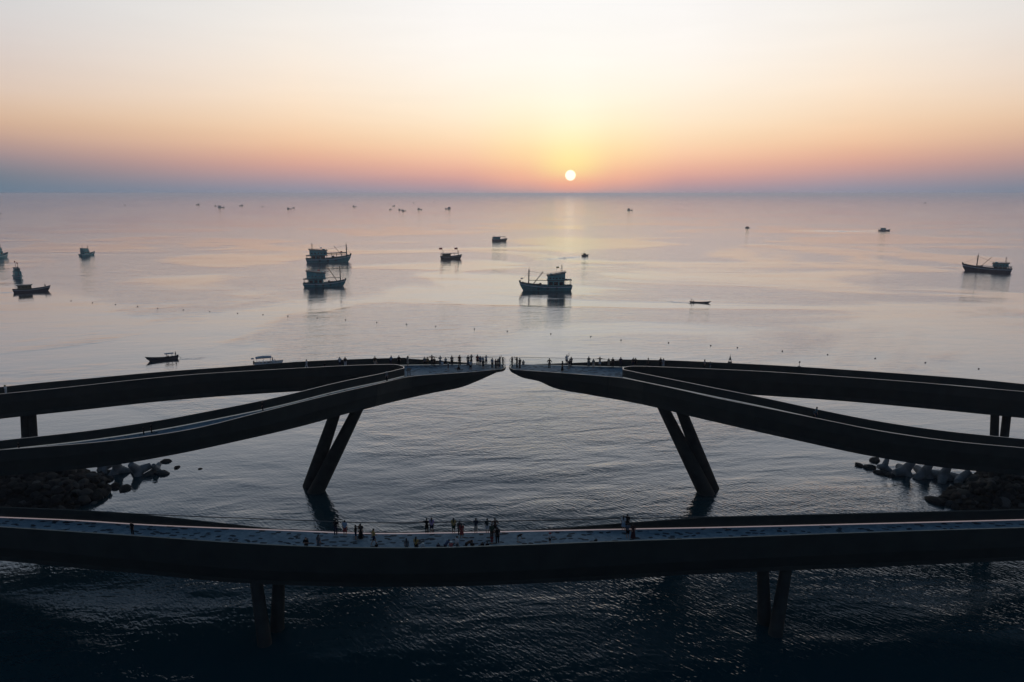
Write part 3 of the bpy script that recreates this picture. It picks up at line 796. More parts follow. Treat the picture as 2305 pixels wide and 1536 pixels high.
def hull_parts(root, L, beam, bow_h, mid_h, stern_h, rake, hullmat, stripe=True, stripe_at=0.78):
    rg = hull_rings(L, beam, bow_h, mid_h, stern_h, rake)
    mb = MB().skin(rg); n = len(rg[0]); mb.f.append(tuple(range(n)))
    mb.build('hull', hullmat, root)
    deck = MB().skin([[(r[0][0], r[0][1] * .985, r[0][2] - 0.022 * L), (r[-1][0], r[-1][1] * .985, r[-1][2] - 0.022 * L)] for r in rg]); deck.build('deck', M['wood'], root)
    if stripe:
        for s, ia, ib in ((1, 0, 1), (-1, -1, -2)):
            pts = []
            for r in rg:
                a, b = Vector(r[ia]), Vector(r[ib]); q = b.lerp(a, (stripe_at - .5) / .5); pts.append(q + Vector((0, s * 0.002 * L, 0)))
            MB().path(pts, 0.0065 * L, 5).build('rub_rail', M['stripe'], root)
    mb = MB()
    for r in rg[:-1]: pass
    for s in (0, -1):
        mb.path([Vector(r[s]) + Vector((0, 0, 0.004 * L)) for r in rg], 0.0038 * L, 5)
    mb.build('gunwale', M['spar'], root)
    return rg
def windows(parent, xs, y, z, w, h, mat=None):
    for x in xs:
        MB().box((x, y, z), (w, 0.05, h)).build('window', mat or M['glass_dark'], parent)
def flag(root, x, y, z, s, mat):
    MB().tube((x, y, z), (x, y, z + s * 2.2), 0.03 * s + .015, n=5).build('flag_pole', M['spar'], root)
    mb = MB(); rg = []
    for k in range(6):
        u = k / 5; rg.append([(x - u * s * 1.2, y + 0.12 * s * math.sin(u * 5), z + s * 2.2 - 0.05), (x - u * s * 1.2, y + 0.12 * s * math.sin(u * 5 + .4), z + s * 1.45)])
    mb.skin(rg).build('flag', mat, root)
def trawler(px0, px1, yw, label, yaw=0, c0=.16, c1=.50, lower=(.075, .20), upper=(.20, .285, .335), u0=.14, u1=.50, mast=.84, mast_h=.24, boom=.245,
            canopy=None, hullmat='teal', cabmat='cabin', beam=.25, detail=2, flags=(), antenna=True, bow_h=.165, mid_h=.088, stern_h=.095, stern_deck=True, group='wooden fishing boats on the water', cat='fishing boat', L=None, upw=1.1, name='fishing_boat'):
    p, head, L_ = place(px0, px1, yw, beam, yaw); L = L or L_
    root = empty(name, p, head, label, cat, group)
    B = beam * L
    hull_parts(root, L, B, bow_h * L, mid_h * L, stern_h * L, 0.075, M[hullmat], stripe=detail > 0)
    X = lambda f: -L / 2 + f * L
    cab = M[cabmat]; W_ = B * 0.72
    def slab(name, f0, f1, z0, z1a, z1b, w, mat, par=root):
        x0, x1 = X(f0), X(f1); mb = MB()
        v = [(x0, -w/2, z0), (x1, -w/2, z0), (x1, w/2, z0), (x0, w/2, z0), (x0, -w/2, z1b), (x1, -w/2, z1a), (x1, w/2, z1a), (x0, w/2, z1b)]
        mb.add(v, [(0, 3, 2, 1), (4, 5, 6, 7), (0, 1, 5, 4), (2, 3, 7, 6), (0, 4, 7, 3), (1, 2, 6, 5)])
        return mb.build(name, mat, par)
    z0 = lower[0] * L - 0.01 * L
    lo = slab('lower_cabin', c0, c1, z0, lower[1] * L, lower[1] * L, W_, cab)
    if upper:
        up = slab('wheelhouse', u0, u1, lower[1] * L + .012 * L, upper[1] * L, upper[2] * L, W_ * upw, cab)
        slab('upper_deck', u0 - .05, u1 + .015, lower[1] * L, lower[1] * L + .011 * L, lower[1] * L + .011 * L, W_ * (upw + .15), M['spar'])
        x0, x1 = X(u0 - .02), X(u1 + .02); a, b = upper[1] * L + .002 * L, upper[2] * L + .004 * L
        w = W_ * (upw + .12); t = .010 * L
        MB().add([(x0, -w/2, b), (x1, -w/2, a), (x1, w/2, a), (x0, w/2, b), (x0, -w/2, b + t), (x1, -w/2, a + t), (x1, w/2, a + t), (x0, w/2, b + t)],
                 [(0, 3, 2, 1), (4, 5, 6, 7), (0, 1, 5, 4), (2, 3, 7, 6), (0, 4, 7, 3), (1, 2, 6, 5)]).build('roof', M['spar'], root)
        if detail > 0:
            nwin = 5
            for s in (-1, 1):
                windows(up, [X(u0 + (u1 - u0) * (k + .7) / (nwin + .4)) for k in range(nwin)], s * (W_ * upw / 2 + .012), lower[1] * L + (upper[1] - lower[1]) * L * .55, .030 * L, .024 * L)
                windows(lo, [X(c0 + (c1 - c0) * (k + .5) / 3) for k in range(3)], s * (W_ / 2 + .012), (lower[0] + lower[1]) / 2 * L, .075 * L, .062 * L)
            MB().box((X(u1) + .004 * L, 0, lower[1] * L + (upper[1] - lower[1]) * L * .6), (.008 * L, W_ * .85, .028 * L)).build('windscreen', M['glass_dark'], up)
    else:
        slab('roof', c0 - .03, c1 + .03, lower[1] * L + .002 * L, lower[1] * L + .014 * L, lower[1] * L + .016 * L, W_ * 1.2, M['spar'])
        if detail > 0:
            for s in (-1, 1): windows(lo, [X(c0 + (c1 - c0) * (k + .5) / 4) for k in range(4)], s * (W_ / 2 + .012), (lower[0] * .35 + lower[1] * .65) * L, .035 * L, .03 * L)
    if stern_deck and detail > 0:
        for s in (-1, 1):
            for f in (.03, c0 - .02):
                MB().tube((X(f), s * W_ * .45, stern_h * L - .02 * L), (X(f), s * W_ * .45, lower[1] * L), .0035 * L + .01, n=5).build('stern_post', M['spar'], root)
        MB().box((X((.02 + c0) / 2), 0, lower[1] * L + .006 * L), (L * (c0 - .0), W_ * 1.05, .010 * L)).build('stern_roof', M['spar'], root)
    if mast:
        zb = mid_h * L; x = X(mast)
        MB().tube((x, 0, zb), (x - .006 * L, 0, mast_h * L + zb), .0125 * L, .009 * L, 8).build('mast', M['spar'], root)
        MB().tube((x - .006 * L, 0, mast_h * L + zb), (x - .006 * L, 0, mast_h * L + zb + .05 * L), .003 * L, .002 * L, 5).build('mast_tip', M['spar'], root)
        if detail > 0:
            for k in (.62, .74, .86): MB().tube((x - .028 * L, -.03 * L, zb + mast_h * L * k), (x + .022 * L, .03 * L, zb + mast_h * L * k), .0035 * L, n=5).build('mast_step', M['spar'], root)
            if boom:
                MB().tube((x, 0, boom * L - .075 * L), (X(c1), 0, boom * L - .085 * L), .006 * L, n=6).build('boom', M['spar'], root)
                for yy in (-.03, .05):
                    MB().tube((x - .06 * L, yy * L, zb), (x - .27 * L, yy * 1.6 * L, zb + mast_h * L * .86), .0042 * L, n=5).build('derrick', M['wood'], root)
                MB().tube((x, 0, zb + mast_h * L * .9), (X(u1 if upper else c1), 0, (upper[1] if upper else lower[1]) * L + .03 * L), .0020 * L, n=4).build('stay_wire', M['spar'], root)
                MB().tube((x, 0, zb + mast_h * L * .8), (X(.985), 0, bow_h * L), .0014 * L, n=4).build('stay_wire', M['spar'], root)
    if canopy:
        f0, f1, z = canopy
        mb = MB().box((X((f0 + f1) / 2), 0, z * L), (L * (f1 - f0), B * .62, .014 * L), ry=-.02); mb.build('canopy', M['spar'], root)
        for f in np.linspace(f0 + .01, f1 - .01, 5):
            for s in (-1, 1): MB().tube((X(f), s * B * .29, mid_h * L), (X(f), s * B * .29, z * L), .0032 * L, n=5).build('canopy_post', M['spar'], root)
    if detail > 1:
        MB().box((X(.985), 0, bow_h * L + .008 * L), (.03 * L, .03 * L, .04 * L), ry=.5).build('stem_head', M['spar'], root)
        MB().box((X(.93), 0, bow_h * L * .92), (.03 * L, .09 * L, .022 * L)).build('windlass', M['wood'], root)
        MB().box((X(.66), 0, mid_h * L + .012 * L), (.10 * L, B * .5, .045 * L)).build('fish_hold', M['wood'], root)
        MB().ball((X(.60), .1 * B, mid_h * L + .035 * L), .026 * L).build('net_heap', M['rubber'], root)
        for f in (.30, .47, .64):
            for s in (-1, 1):
                mb = MB(); y = s * (B / 2 + .004 * L); n = 12
                mb.path([(X(f) + .017 * L * math.cos(2 * math.pi * i / n), y, mid_h * L * .55 + .017 * L * math.sin(2 * math.pi * i / n)) for i in range(n + 1)], .006 * L, 6); mb.build('tyre_fender', M['rubber'], root)
        if upper:
            zt = upper[2] * L
            for s in (-1, 1):
                MB().path([(X(u0 - .02), s * W_ * .55, upper[2] * L + .03 * L), (X(u1 + .01), s * W_ * .55, upper[1] * L + .03 * L)], .0022 * L, 5).build('roof_rail', M['spar'], root)
                for f in np.linspace(u0, u1, 5):
                    zz = upper[2] * L + (upper[1] - upper[2]) * L * (f - u0) / (u1 - u0)
                    MB().tube((X(f), s * W_ * .55, zz), (X(f), s * W_ * .55, zz + .03 * L), .002 * L, n=4).build('roof_rail_post', M['spar'], root)
            MB().box((X(u1 - .06), W_ * .1, upper[1] * L + .03 * L), (.05 * L, .05 * L, .03 * L)).build('roof_locker', M['cabin'], root)
    if antenna and detail > 0:
        zt = (upper[2] if upper else lower[1]) * L
        f = (u0 if upper else c0) + .06
        for a, b in ((-.012, 0), (.012, 0)):
            MB().tube((X(f) + a * L, 0, zt), (X(f) + a * .5 * L, 0, zt + .15 * L), .0030 * L, n=4).build('antenna_mast', M['rail'], root)
        for k in (.04, .08, .11): MB().tube((X(f) - .02 * L, 0, zt + k * L), (X(f) + .02 * L, 0, zt + k * L), .0024 * L, n=4).build('antenna_crossbar', M['rail'], root)
    for (f, z, s, mt) in flags: flag(root, X(f), 0, z * L, s, M[mt])
    return root, L
GB = 'wooden fishing boats anchored off the bridge'
trawler(690, 791, 592, 'longest teal fishing boat, bow right, long awning from wheelhouse to foremast', yaw=3, c0=.12, c1=.42, lower=(.08, .155), upper=(.155, .255, .285), u0=.09, u1=.46, mast=.90, mast_h=.31, boom=.25, canopy=(.45, .90, .205), flags=((.36, .27, .9, 'white'), (.80, .17, 1.0, 'red')), group=GB)
trawler(684, 779, 647, 'teal fishing boat with bare foredeck and tall mast, bow right, directly below the long one', yaw=-4, c0=.14, c1=.47, lower=(.08, .185), upper=(.185, .315, .375), u0=.10, u1=.52, mast=.87, mast_h=.40, boom=.29, flags=((.40, .31, .9, 'red'),), group=GB)
trawler(1288, 1168, 656, 'large teal fishing boat below the sun, bow left, two-storey wheelhouse aft', yaw=4, c0=.16, c1=.46, lower=(.08, .195), upper=(.195, .275, .335), u0=.14, u1=.46, mast=.82, mast_h=.31, boom=.27, flags=((.30, .36, 1.0, 'yellow'), (.97, .17, .8, 'white')), group=GB)
trawler(2268, 2171, 613, 'dark fishing boat at the far right, bow left, low cabin aft', yaw=-3, c0=.10, c1=.36, lower=(.07, .13), upper=(.13, .195, .21), u0=.08, u1=.38, mast=.70, mast_h=.29, boom=.21, hullmat='blue_dark', cabmat='teal', group=GB)
trawler(991, 1040, 584, 'small dark fishing boat with full-length awning, bow right, left of centre', yaw=2, c0=.10, c1=.48, lower=(.10, .23), upper=None, mast=.84, mast_h=.26, boom=None, canopy=(.05, .85, .255), hullmat='teal_dark', cabmat='olive', beam=.28, detail=1, bow_h=.21, mid_h=.125, stern_h=.14, flags=((.10, .27, 1.7, 'red'), (.80, .27, 1.7, 'red')), group=GB)
trawler(1107, 1142, 544, 'dark fishing boat with flat awning, bow right, above the kissing tips', yaw=3, c0=.08, c1=.55, lower=(.10, .27), upper=None, mast=.80, mast_h=.20, boom=None, canopy=(.05, .88, .30), hullmat='teal_dark', cabmat='teal', beam=.28, detail=1, bow_h=.20, mid_h=.13, stern_h=.15, group=GB)
trawler(1309, 1325, 577, 'little fishing boat just right of the sun glitter, towing a pale wake', yaw=8, c0=.25, c1=.6, lower=(.12, .36), upper=None, mast=.45, mast_h=.62, boom=None, hullmat='teal_dark', cabmat='wood', beam=.34, detail=1, bow_h=.26, mid_h=.16, stern_h=.18, group=GB)
trawler(36, 109, 658, 'low dark boat with olive cabin near the left edge, bow right', yaw=0, c0=.14, c1=.50, lower=(.08, .21), upper=None, mast=.86, mast_h=.12, boom=None, hullmat='blue_dark', cabmat='olive', beam=.26, detail=1, bow_h=.16, mid_h=.085, stern_h=.105, stern_deck=False, antenna=False, group=GB)
trawler(33, 50, 628, 'fishing boat seen bow-on with two small flags, near the left edge', yaw=-80, L=13.5, upw=.72, stern_deck=False, c0=.2, c1=.6, lower=(.10, .27), upper=(.27, .37, .40), u0=.2, u1=.55, mast=.62, mast_h=.40, boom=None, hullmat='teal', beam=.30, detail=1, flags=((.7, .42, 1.3, 'red'), (.3, .45, 1.3, 'red')), group=GB)
trawler(-28, 21, 583, 'large fishing boat cut off by the left edge of the photo', yaw=55, L=21, upw=.72, stern_deck=False, c0=.2, c1=.6, lower=(.10, .22), upper=(.22, .32, .36), u0=.2, u1=.6, mast=.66, mast_h=.38, boom=None, hullmat='teal', beam=.30, detail=1, group=GB)
trawler(188, 208, 576, 'small fishing boat alone at upper left, turned three-quarters away', yaw=52, L=15.0, upw=.72, stern_deck=False, c0=.15, c1=.5, lower=(.10, .24), upper=(.24, .33, .37), u0=.12, u1=.48, mast=.55, mast_h=.38, boom=None, hullmat='teal', beam=.30, detail=1, group=GB)
trawler(1978, 2003, 520, 'small motorboat with cabin running right, far out on the right', yaw=0, c0=.2, c1=.62, lower=(.08, .24), upper=None, mast=None, hullmat='teal_dark', cabmat='teal', beam=.24, detail=1, bow_h=.14, mid_h=.08, stern_h=.09, antenna=False, group=GB)
trawler(1687, 1677, 514, 'tiny boat with domed cabin far out right of the sun', yaw=6, c0=.2, c1=.75, lower=(.12, .36), upper=None, mast=None, hullmat='teal_dark', cabmat='wood', beam=.35, detail=0, bow_h=.18, mid_h=.14, stern_h=.14, antenna=False, group=GB)
FAR = [(445, 462, 9, 'leftmost of the far boats in the row near the horizon, left of the pair'), (498, 468, 15, 'largest far boat near the horizon on the left'), (486, 464.5, 6, 'tiny far boat just left of the largest far boat'), (543, 464, 9, 'far boat right of the largest one near the horizon'),
 (591, 466.5, 4, 'speck of a boat between two far boats near the horizon, left half'), (651, 471, 10, 'nearer of two overlapping far boats left of centre'), (660, 469, 7, 'farther of two overlapping far boats left of centre'), (798, 466, 9, 'lone far boat near the horizon between the left and centre clusters'),
 (879, 472.5, 6, 'small far boat at the left end of the centre cluster'), (886, 464.8, 7, 'far boat highest at the left end of the centre cluster'), (901, 473.5, 9, 'left of two touching far boats in the centre cluster'), (909, 475.5, 10, 'right of two touching far boats in the centre cluster'),
 (930, 457.5, 4, 'speck of a boat above the centre cluster'), (945, 472.5, 11, 'far boat in the middle of the centre cluster, alone'), (977, 454.5, 3.5, 'faintest speck of a boat close to the horizon right of the centre cluster'), (1008, 471, 14, 'far boat at the right end of the centre cluster'),
 (1418, 474, 13, 'only far boat right of the sun'), (282, 462.5, 4.5, 'faint speck of a boat far left near the horizon'), (2082, 457.5, 5, 'faint speck of a boat far right near the horizon'), (1, 481, 5, 'far boat at the very left edge of the photo')]
for k, (x, y, w, lb) in enumerate(FAR):
    sg = 1 if k % 3 else -1
    trawler(x - sg * w / 2, x + sg * w / 2, y, lb, yaw=(k * 37) % 30 - 15, c0=.12, c1=.5, lower=(.1, .22), upper=(.22, .31, .34), u0=.1, u1=.48, mast=.85, mast_h=.30, boom=None, hullmat='teal_dark', cabmat='teal_dark', beam=.3, detail=0, antenna=False, group='far boats near the horizon')

# low open boats
def skiff(px0, px1, yw, label, mat, kind, yaw=0):
    p, head, L = place(px0, px1, yw, .2, yaw)
    root = empty('motor_launch' if kind == 'tour' else 'longtail_boat', p, head, label, 'boat', 'small open boats')
    B = (.17 if kind != 'tour' else .26) * L; X = lambda f: -L / 2 + f * L
    bh, mh, sh = {'long': (.155, .075, .09), 'tour': (.12, .085, .10), 'canoe': (.10, .035, .05)}[kind]
    hull_parts(root, L, B, bh * L, mh * L, sh * L, 0.13 if kind != 'tour' else .06, M[mat], stripe=kind == 'tour')
    for f in (.25, .45, .62): MB().box((X(f), 0, mh * L * .8), (.05 * L, B * .9, .012 * L)).build('thwart', M['wood'], root)
    if kind == 'long':
        for f in (.19, .36):
            for s in (-1, 1): MB().tube((X(f), s * B * .4, mh * L * .7), (X(f), s * B * .4, .20 * L), .005 * L, n=5).build('canopy_post', M['spar'], root)
        rg = [[(X(f), y * B, .20 * L + .012 * L * (1 - (2 * y) ** 2) + d) for y in np.linspace(-.55, .55, 7)] for f, d in ((.14, 0), (.42, 0))]
        rg2 = rg + [[(x, y, z - .006 * L) for x, y, z in r] for r in rg[::-1]]
        MB().skin(rg2 + [rg[0]]).build('canopy', M['canvas'], root)
        MB().box((X(.02), 0, sh * L + .01 * L), (.05 * L, .05 * L, .05 * L)).build('engine', M['rubber'], root)
        MB().tube((X(.02), 0, sh * L + .02 * L), (X(-.10), 0, -.02 * L), .005 * L, n=5).build('propeller_shaft', M['rail'], root)
    if kind == 'tour':
        rg = []
        for f in np.linspace(.06, .60, 6):
            rg.append([(X(f), B * .55 * math.cos(a), .265 * L + .035 * L * math.sin(a) + .02 * L * math.sin((f - .06) / .54 * math.pi)) for a in np.linspace(0, math.pi, 9)] + [(X(f), -B * .5, .255 * L), (X(f), B * .5, .255 * L)])
        MB().skin(rg, closed=True, caps=True).build('canopy', M['canvas'], root)
        for f in (.10, .32, .56):
            for s in (-1, 1): MB().tube((X(f), s * B * .45, mh * L), (X(f), s * B * .45, .265 * L), .005 * L, n=5).build('canopy_post', M['white'], root)
        MB().box((X(.66), 0, mh * L + .025 * L), (.10 * L, B * .6, .07 * L), ry=.2).build('console', M['white'], root)
        mb = MB().box((X(.715), 0, mh * L + .075 * L), (.012 * L, B * .6, .06 * L), ry=-.5); mb.build('windscreen', M['glass_dark'], root)
        for f in (.18, .30, .42):
            MB().box((X(f), 0, mh * L + .02 * L), (.06 * L, B * .7, .05 * L)).build('bench', M['white'], root)
        MB().box((X(-.01), 0, sh * L), (.05 * L, .06 * L, .12 * L)).build('outboard_motor', M['rail'], root)
        flag(root, X(.0), B * .3, sh * L, .55, M['white'])
    if kind == 'canoe':
        MB().box((X(.02), 0, sh * L + .02 * L), (.04 * L, .03 * L, .035 * L)).build('engine', M['rubber'], root)
        MB().tube((X(.02), 0, sh * L + .02 * L), (X(-.12), 0, -.02 * L), .004 * L, n=5).build('propeller_shaft', M['rail'], root)
    return p, head, L
SK = {}
SK['long'] = skiff(399, 331, 812, 'dark longtail boat with raised bow and small awning, left of the bridge', 'blue_dark', 'long', yaw=4)
SK['tour'] = skiff(574, 637, 822, 'white launch with puffed grey canopy passing behind the left bridge arm', 'white', 'tour', yaw=2)
SK['canoe'] = skiff(1553, 1600, 683, 'slim low canoe-like boat running right, right of the sun path', 'blue_dark', 'canoe', yaw=0)

# wakes: low ridges of water trailing the moving boats
def wake(pixels, h, label):
    mb = MB(); rg = []
    pts = [unp(x, y, 0) for x, y in pixels]; n = 40
    acc = [0]
    for a, b in zip(pts[:-1], pts[1:]): acc.append(acc[-1] + (b - a).length)
    for k in range(n + 1):
        s = acc[-1] * k / n
        x = float(np.interp(s, acc, [p.x for p in pts])); y = float(np.interp(s, acc, [p.y for p in pts]))
        u = k / n; hh = h * (math.sin(math.pi * min(1, u * 1.0)) * .7 + .3) * (1 - u * .6) * (0.7 + 0.5 * mnoise.noise(Vector((x * .4, y * .4, 3)))); wd = h * (2.2 + 5 * u)
        rg.append([(x, y - wd * 1.5, -.03), (x, y - wd * .7, hh), (x, y, -.02), (x, y + wd * .7, hh * .9), (x, y + wd * 1.5, -.03)])
    o = mb.skin(rg).build('boat_wake', M['water'], smooth=True); tag(o, label, 'wake', kind='stuff')
wake([(1552, 683), (1520, 680), (1480, 677)], .30, 'thin dark wake behind the slim low boat')
wake([(36, 659), (10, 659), (-40, 659)], .32, 'dark wake trailing the low olive-cabined boat to the left edge')
wake([(1308, 578), (1270, 581), (1200, 585)], .5, 'pale wake behind the little boat near the sun path')
wake([(1977, 520), (1900, 521), (1760, 519)], 1.0, 'long wake behind the small motorboat far right')
wake([(400, 810), (430, 808), (470, 806)], .18, 'short wake behind the dark longtail boat')
wake([(640, 814), (665, 813), (690, 812)], .18, 'bow wave beside the white launch')

# ------------------------------------------------------------------ buoys and beacons
BUOY = [(160,678),(208,682),(260,686),(310,690),(355,694.5),(413,698),(472,702),(535,706),(592,709),(648,712),(714,716.5),(778,720.5),(848,726),(915,730),(981,735),(1068,741),(1142,746),(1240,752),(1330,758),(1398,766),(1505,772),(1600,778.5),(1660,783),(1761,791),(1863,799),(1970,807.5),(2083,817),(2203,831),(290,684.5)]
bm_ = MB().ball((0, 0, 0.02), 0.22, (1, 1, .9), 12, 8).mesh('float', M['orange'], True)
bc_ = MB().tube((0, 0, .20), (0, 0, .27), .05, .05, 8).mesh('cap', M['orange'])
ORD = 'first second third fourth fifth sixth seventh eighth ninth tenth eleventh twelfth thirteenth fourteenth'.split()
BL = sorted(BUOY[:-1])
for k, (x, y) in enumerate(BL):
    lb = 'small dark buoy, %s from the left end of the line across the bay' % ORD[k] if k < 14 else 'small dark buoy, %s from the right end of the line across the bay' % ORD[len(BL) - 1 - k]
    b = empty('buoy', unp(x, y, 0), 0, lb, 'buoy', 'buoys marking the bathing line')
    link('float', bm_, b); link('cap', bc_, b)
def beacon(px, py, s, label, simple=False):
    p = unp(px, py, 0); r = empty('channel_beacon', p, 0.4, label, 'beacon')
    MB().tube((0, 0, -.3), (0, 0, .25), s * .42, s * .38, 14).build('float', M['rubber'], r)
    if simple:
        MB().tube((0, 0, .2), (0, 0, s * 1.6), .05, n=6).build('pole', M['rail'], r); MB().box((0, 0, s * 1.35), (.5, .06, .35)).build('topmark', M['rail'], r)
    else:
        for k in range(4):
            a = k * math.pi / 2; MB().tube((s * .34 * math.cos(a), s * .34 * math.sin(a), .2), (s * .08 * math.cos(a), s * .08 * math.sin(a), s * 1.25), .055, n=6).build('leg', M['rail'], r)
        MB().box((0, 0, s * .62), (s * .46, s * .46, .07)).build('platform', M['rail'], r)
        MB().tube((0, 0, s * .66), (0, 0, s * 1.05), s * .12, s * .08, 8).build('lantern_box', M['rail'], r)
        MB().tube((0, 0, s * 1.2), (0, 0, s * 1.75), .05, .03, 6).build('topmark_pole', M['rail'], r)
beacon(1643, 817, 1.35, 'pyramid-framed channel beacon just behind the right bridge parapet')
beacon(1799, 827, 1.0, 'short pole beacon peeping over the right bridge parapet', True)

# ------------------------------------------------------------------ people
def cap(mb, a, b, r0, r1=None, n=10):
    r1 = r0 if r1 is None else r1
    mb.tube(a, b, r0, r1, n); mb.ball(a, r0, seg=n, rings=6); mb.ball(b, r1, seg=n, rings=6)
def remeshed(mb, name, voxel, mat, extra=None):
    o = mb.build('tmp', None); m = o.modifiers.new('r', 'REMESH'); m.mode = 'VOXEL'; m.voxel_size = voxel
    m2 = o.modifiers.new('s', 'SMOOTH'); m2.factor = 0.5; m2.iterations = 2
    dg = bpy.context.evaluated_depsgraph_get(); me = bpy.data.meshes.new_from_object(o.evaluated_get(dg))
    bpy.data.objects.remove(o)
    if extra:
        bm = bmesh.new(); bm.from_mesh(me); e = extra.mesh('x'); bm.from_mesh(e); bm.to_mesh(me); bm.free(); bpy.data.meshes.remove(e)
    me.name = name; me.materials.clear(); me.materials.append(mat)
    me.polygons.foreach_set('use_smooth', [True] * len(me.polygons)); return me
V = Vector
def pose_joints(pose):
    J = {'pel': V((0, 0, .93)), 'che': V((0, .01, 1.27)), 'nek': V((0, .01, 1.45)), 'hed': V((0, .03, 1.59))}
    for s, k in ((-1, 'l'), (1, 'r')):
        J['sh' + k] = V((s * .175, 0, 1.39)); J['el' + k] = V((s * .225, -.03, 1.12)); J['wr' + k] = V((s * .225, .05, .88)); J['fi' + k] = V((0, .03, -.08))
        J['hi' + k] = V((s * .09, 0, .89)); J['kn' + k] = V((s * .10, .02, .48)); J['an' + k] = V((s * .105, -.02, .085)); J['to' + k] = V((s * .12, .16, .035))
    if pose == 'rail':                                   # both forearms on a handrail
        for s, k in ((-1, 'l'), (1, 'r')): J['el' + k] = V((s * .25, .16, 1.17)); J['wr' + k] = V((s * .16, .36, 1.16)); J['fi' + k] = V((0, .08, 0))
        J['che'] += V((0, .06, 0)); J['nek'] += V((0, .10, 0)); J['hed'] += V((0, .12, -.01)); J['shl'] += V((0, .09, 0)); J['shr'] += V((0, .09, 0))
    if pose == 'photo':                                  # phone held up in front of the face
        for s, k in ((-1, 'l'), (1, 'r')): J['el' + k] = V((s * .24, .24, 1.36)); J['wr' + k] = V((s * .09, .40, 1.56)); J['fi' + k] = V((-s * .03, .02, .07))
    if pose == 'raise':                                  # one arm up
        J['elr'] = V((.33, .05, 1.58)); J['wrr'] = V((.30, .12, 1.82)); J['fir'] = V((0, .02, .08))
    if pose == 'wide':                                   # both arms spread
        for s, k in ((-1, 'l'), (1, 'r')): J['el' + k] = V((s * .44, .02, 1.36)); J['wr' + k] = V((s * .68, .06, 1.33)); J['fi' + k] = V((s * .08, .01, 0))
    if pose == 'arm':                                    # right arm out, on a neighbour
        J['elr'] = V((.42, .02, 1.33)); J['wrr'] = V((.64, .05, 1.36)); J['fir'] = V((.08, .01, 0))
    if pose == 'walk':
        J['knl'] = V((-.09, .20, .50)); J['anl'] = V((-.09, .26, .09)); J['tol'] = V((-.10, .43, .05))
        J['knr'] = V((.09, -.06, .50)); J['anr'] = V((.09, -.34, .16)); J['tor'] = V((.10, -.20, .04))
        J['ell'] = V((-.22, -.14, 1.14)); J['wrl'] = V((-.20, -.16, .90)); J['elr'] = V((.22, .10, 1.13)); J['wrr'] = V((.19, .28, .98))
    if pose == 'cross':
        for s, k in ((-1, 'l'), (1, 'r')): J['el' + k] = V((s * .25, .06, 1.14)); J['wr' + k] = V((-s * .06, .19, 1.19)); J['fi' + k] = V((-s * .07, .01, .02))
    if pose == 'hips':
        for s, k in ((-1, 'l'), (1, 'r')): J['el' + k] = V((s * .36, -.08, 1.16)); J['wr' + k] = V((s * .18, .02, .99)); J['fi' + k] = V((-s * .03, .05, -.05))
    if pose == 'bend':
        J['che'] = V((0, .26, 1.13)); J['nek'] = V((0, .40, 1.20)); J['hed'] = V((0, .52, 1.22)); J['pel'] = V((0, -.06, .93))
        for s, k in ((-1, 'l'), (1, 'r')): J['sh' + k] = V((s * .17, .36, 1.18)); J['el' + k] = V((s * .20, .42, .92)); J['wr' + k] = V((s * .14, .50, .70)); J['hi' + k] += V((0, -.06, 0)); J['kn' + k] += V((0, -.02, 0))
    if pose == 'crouch':
        J['pel'] = V((0, -.05, .24)); J['che'] = V((0, .06, .56)); J['nek'] = V((0, .10, .73)); J['hed'] = V((0, .14, .87))
        for s, k in ((-1, 'l'), (1, 'r')):
            J['sh' + k] = V((s * .17, .08, .68)); J['el' + k] = V((s * .23, .22, .46)); J['wr' + k] = V((s * .10, .36, .44)); J['fi' + k] = V((-s * .04, .06, 0))
            J['hi' + k] = V((s * .10, -.02, .22)); J['kn' + k] = V((s * .14, .34, .46)); J['an' + k] = V((s * .11, .22, .085)); J['to' + k] = V((s * .12, .40, .035))
    return J
_cache = {}
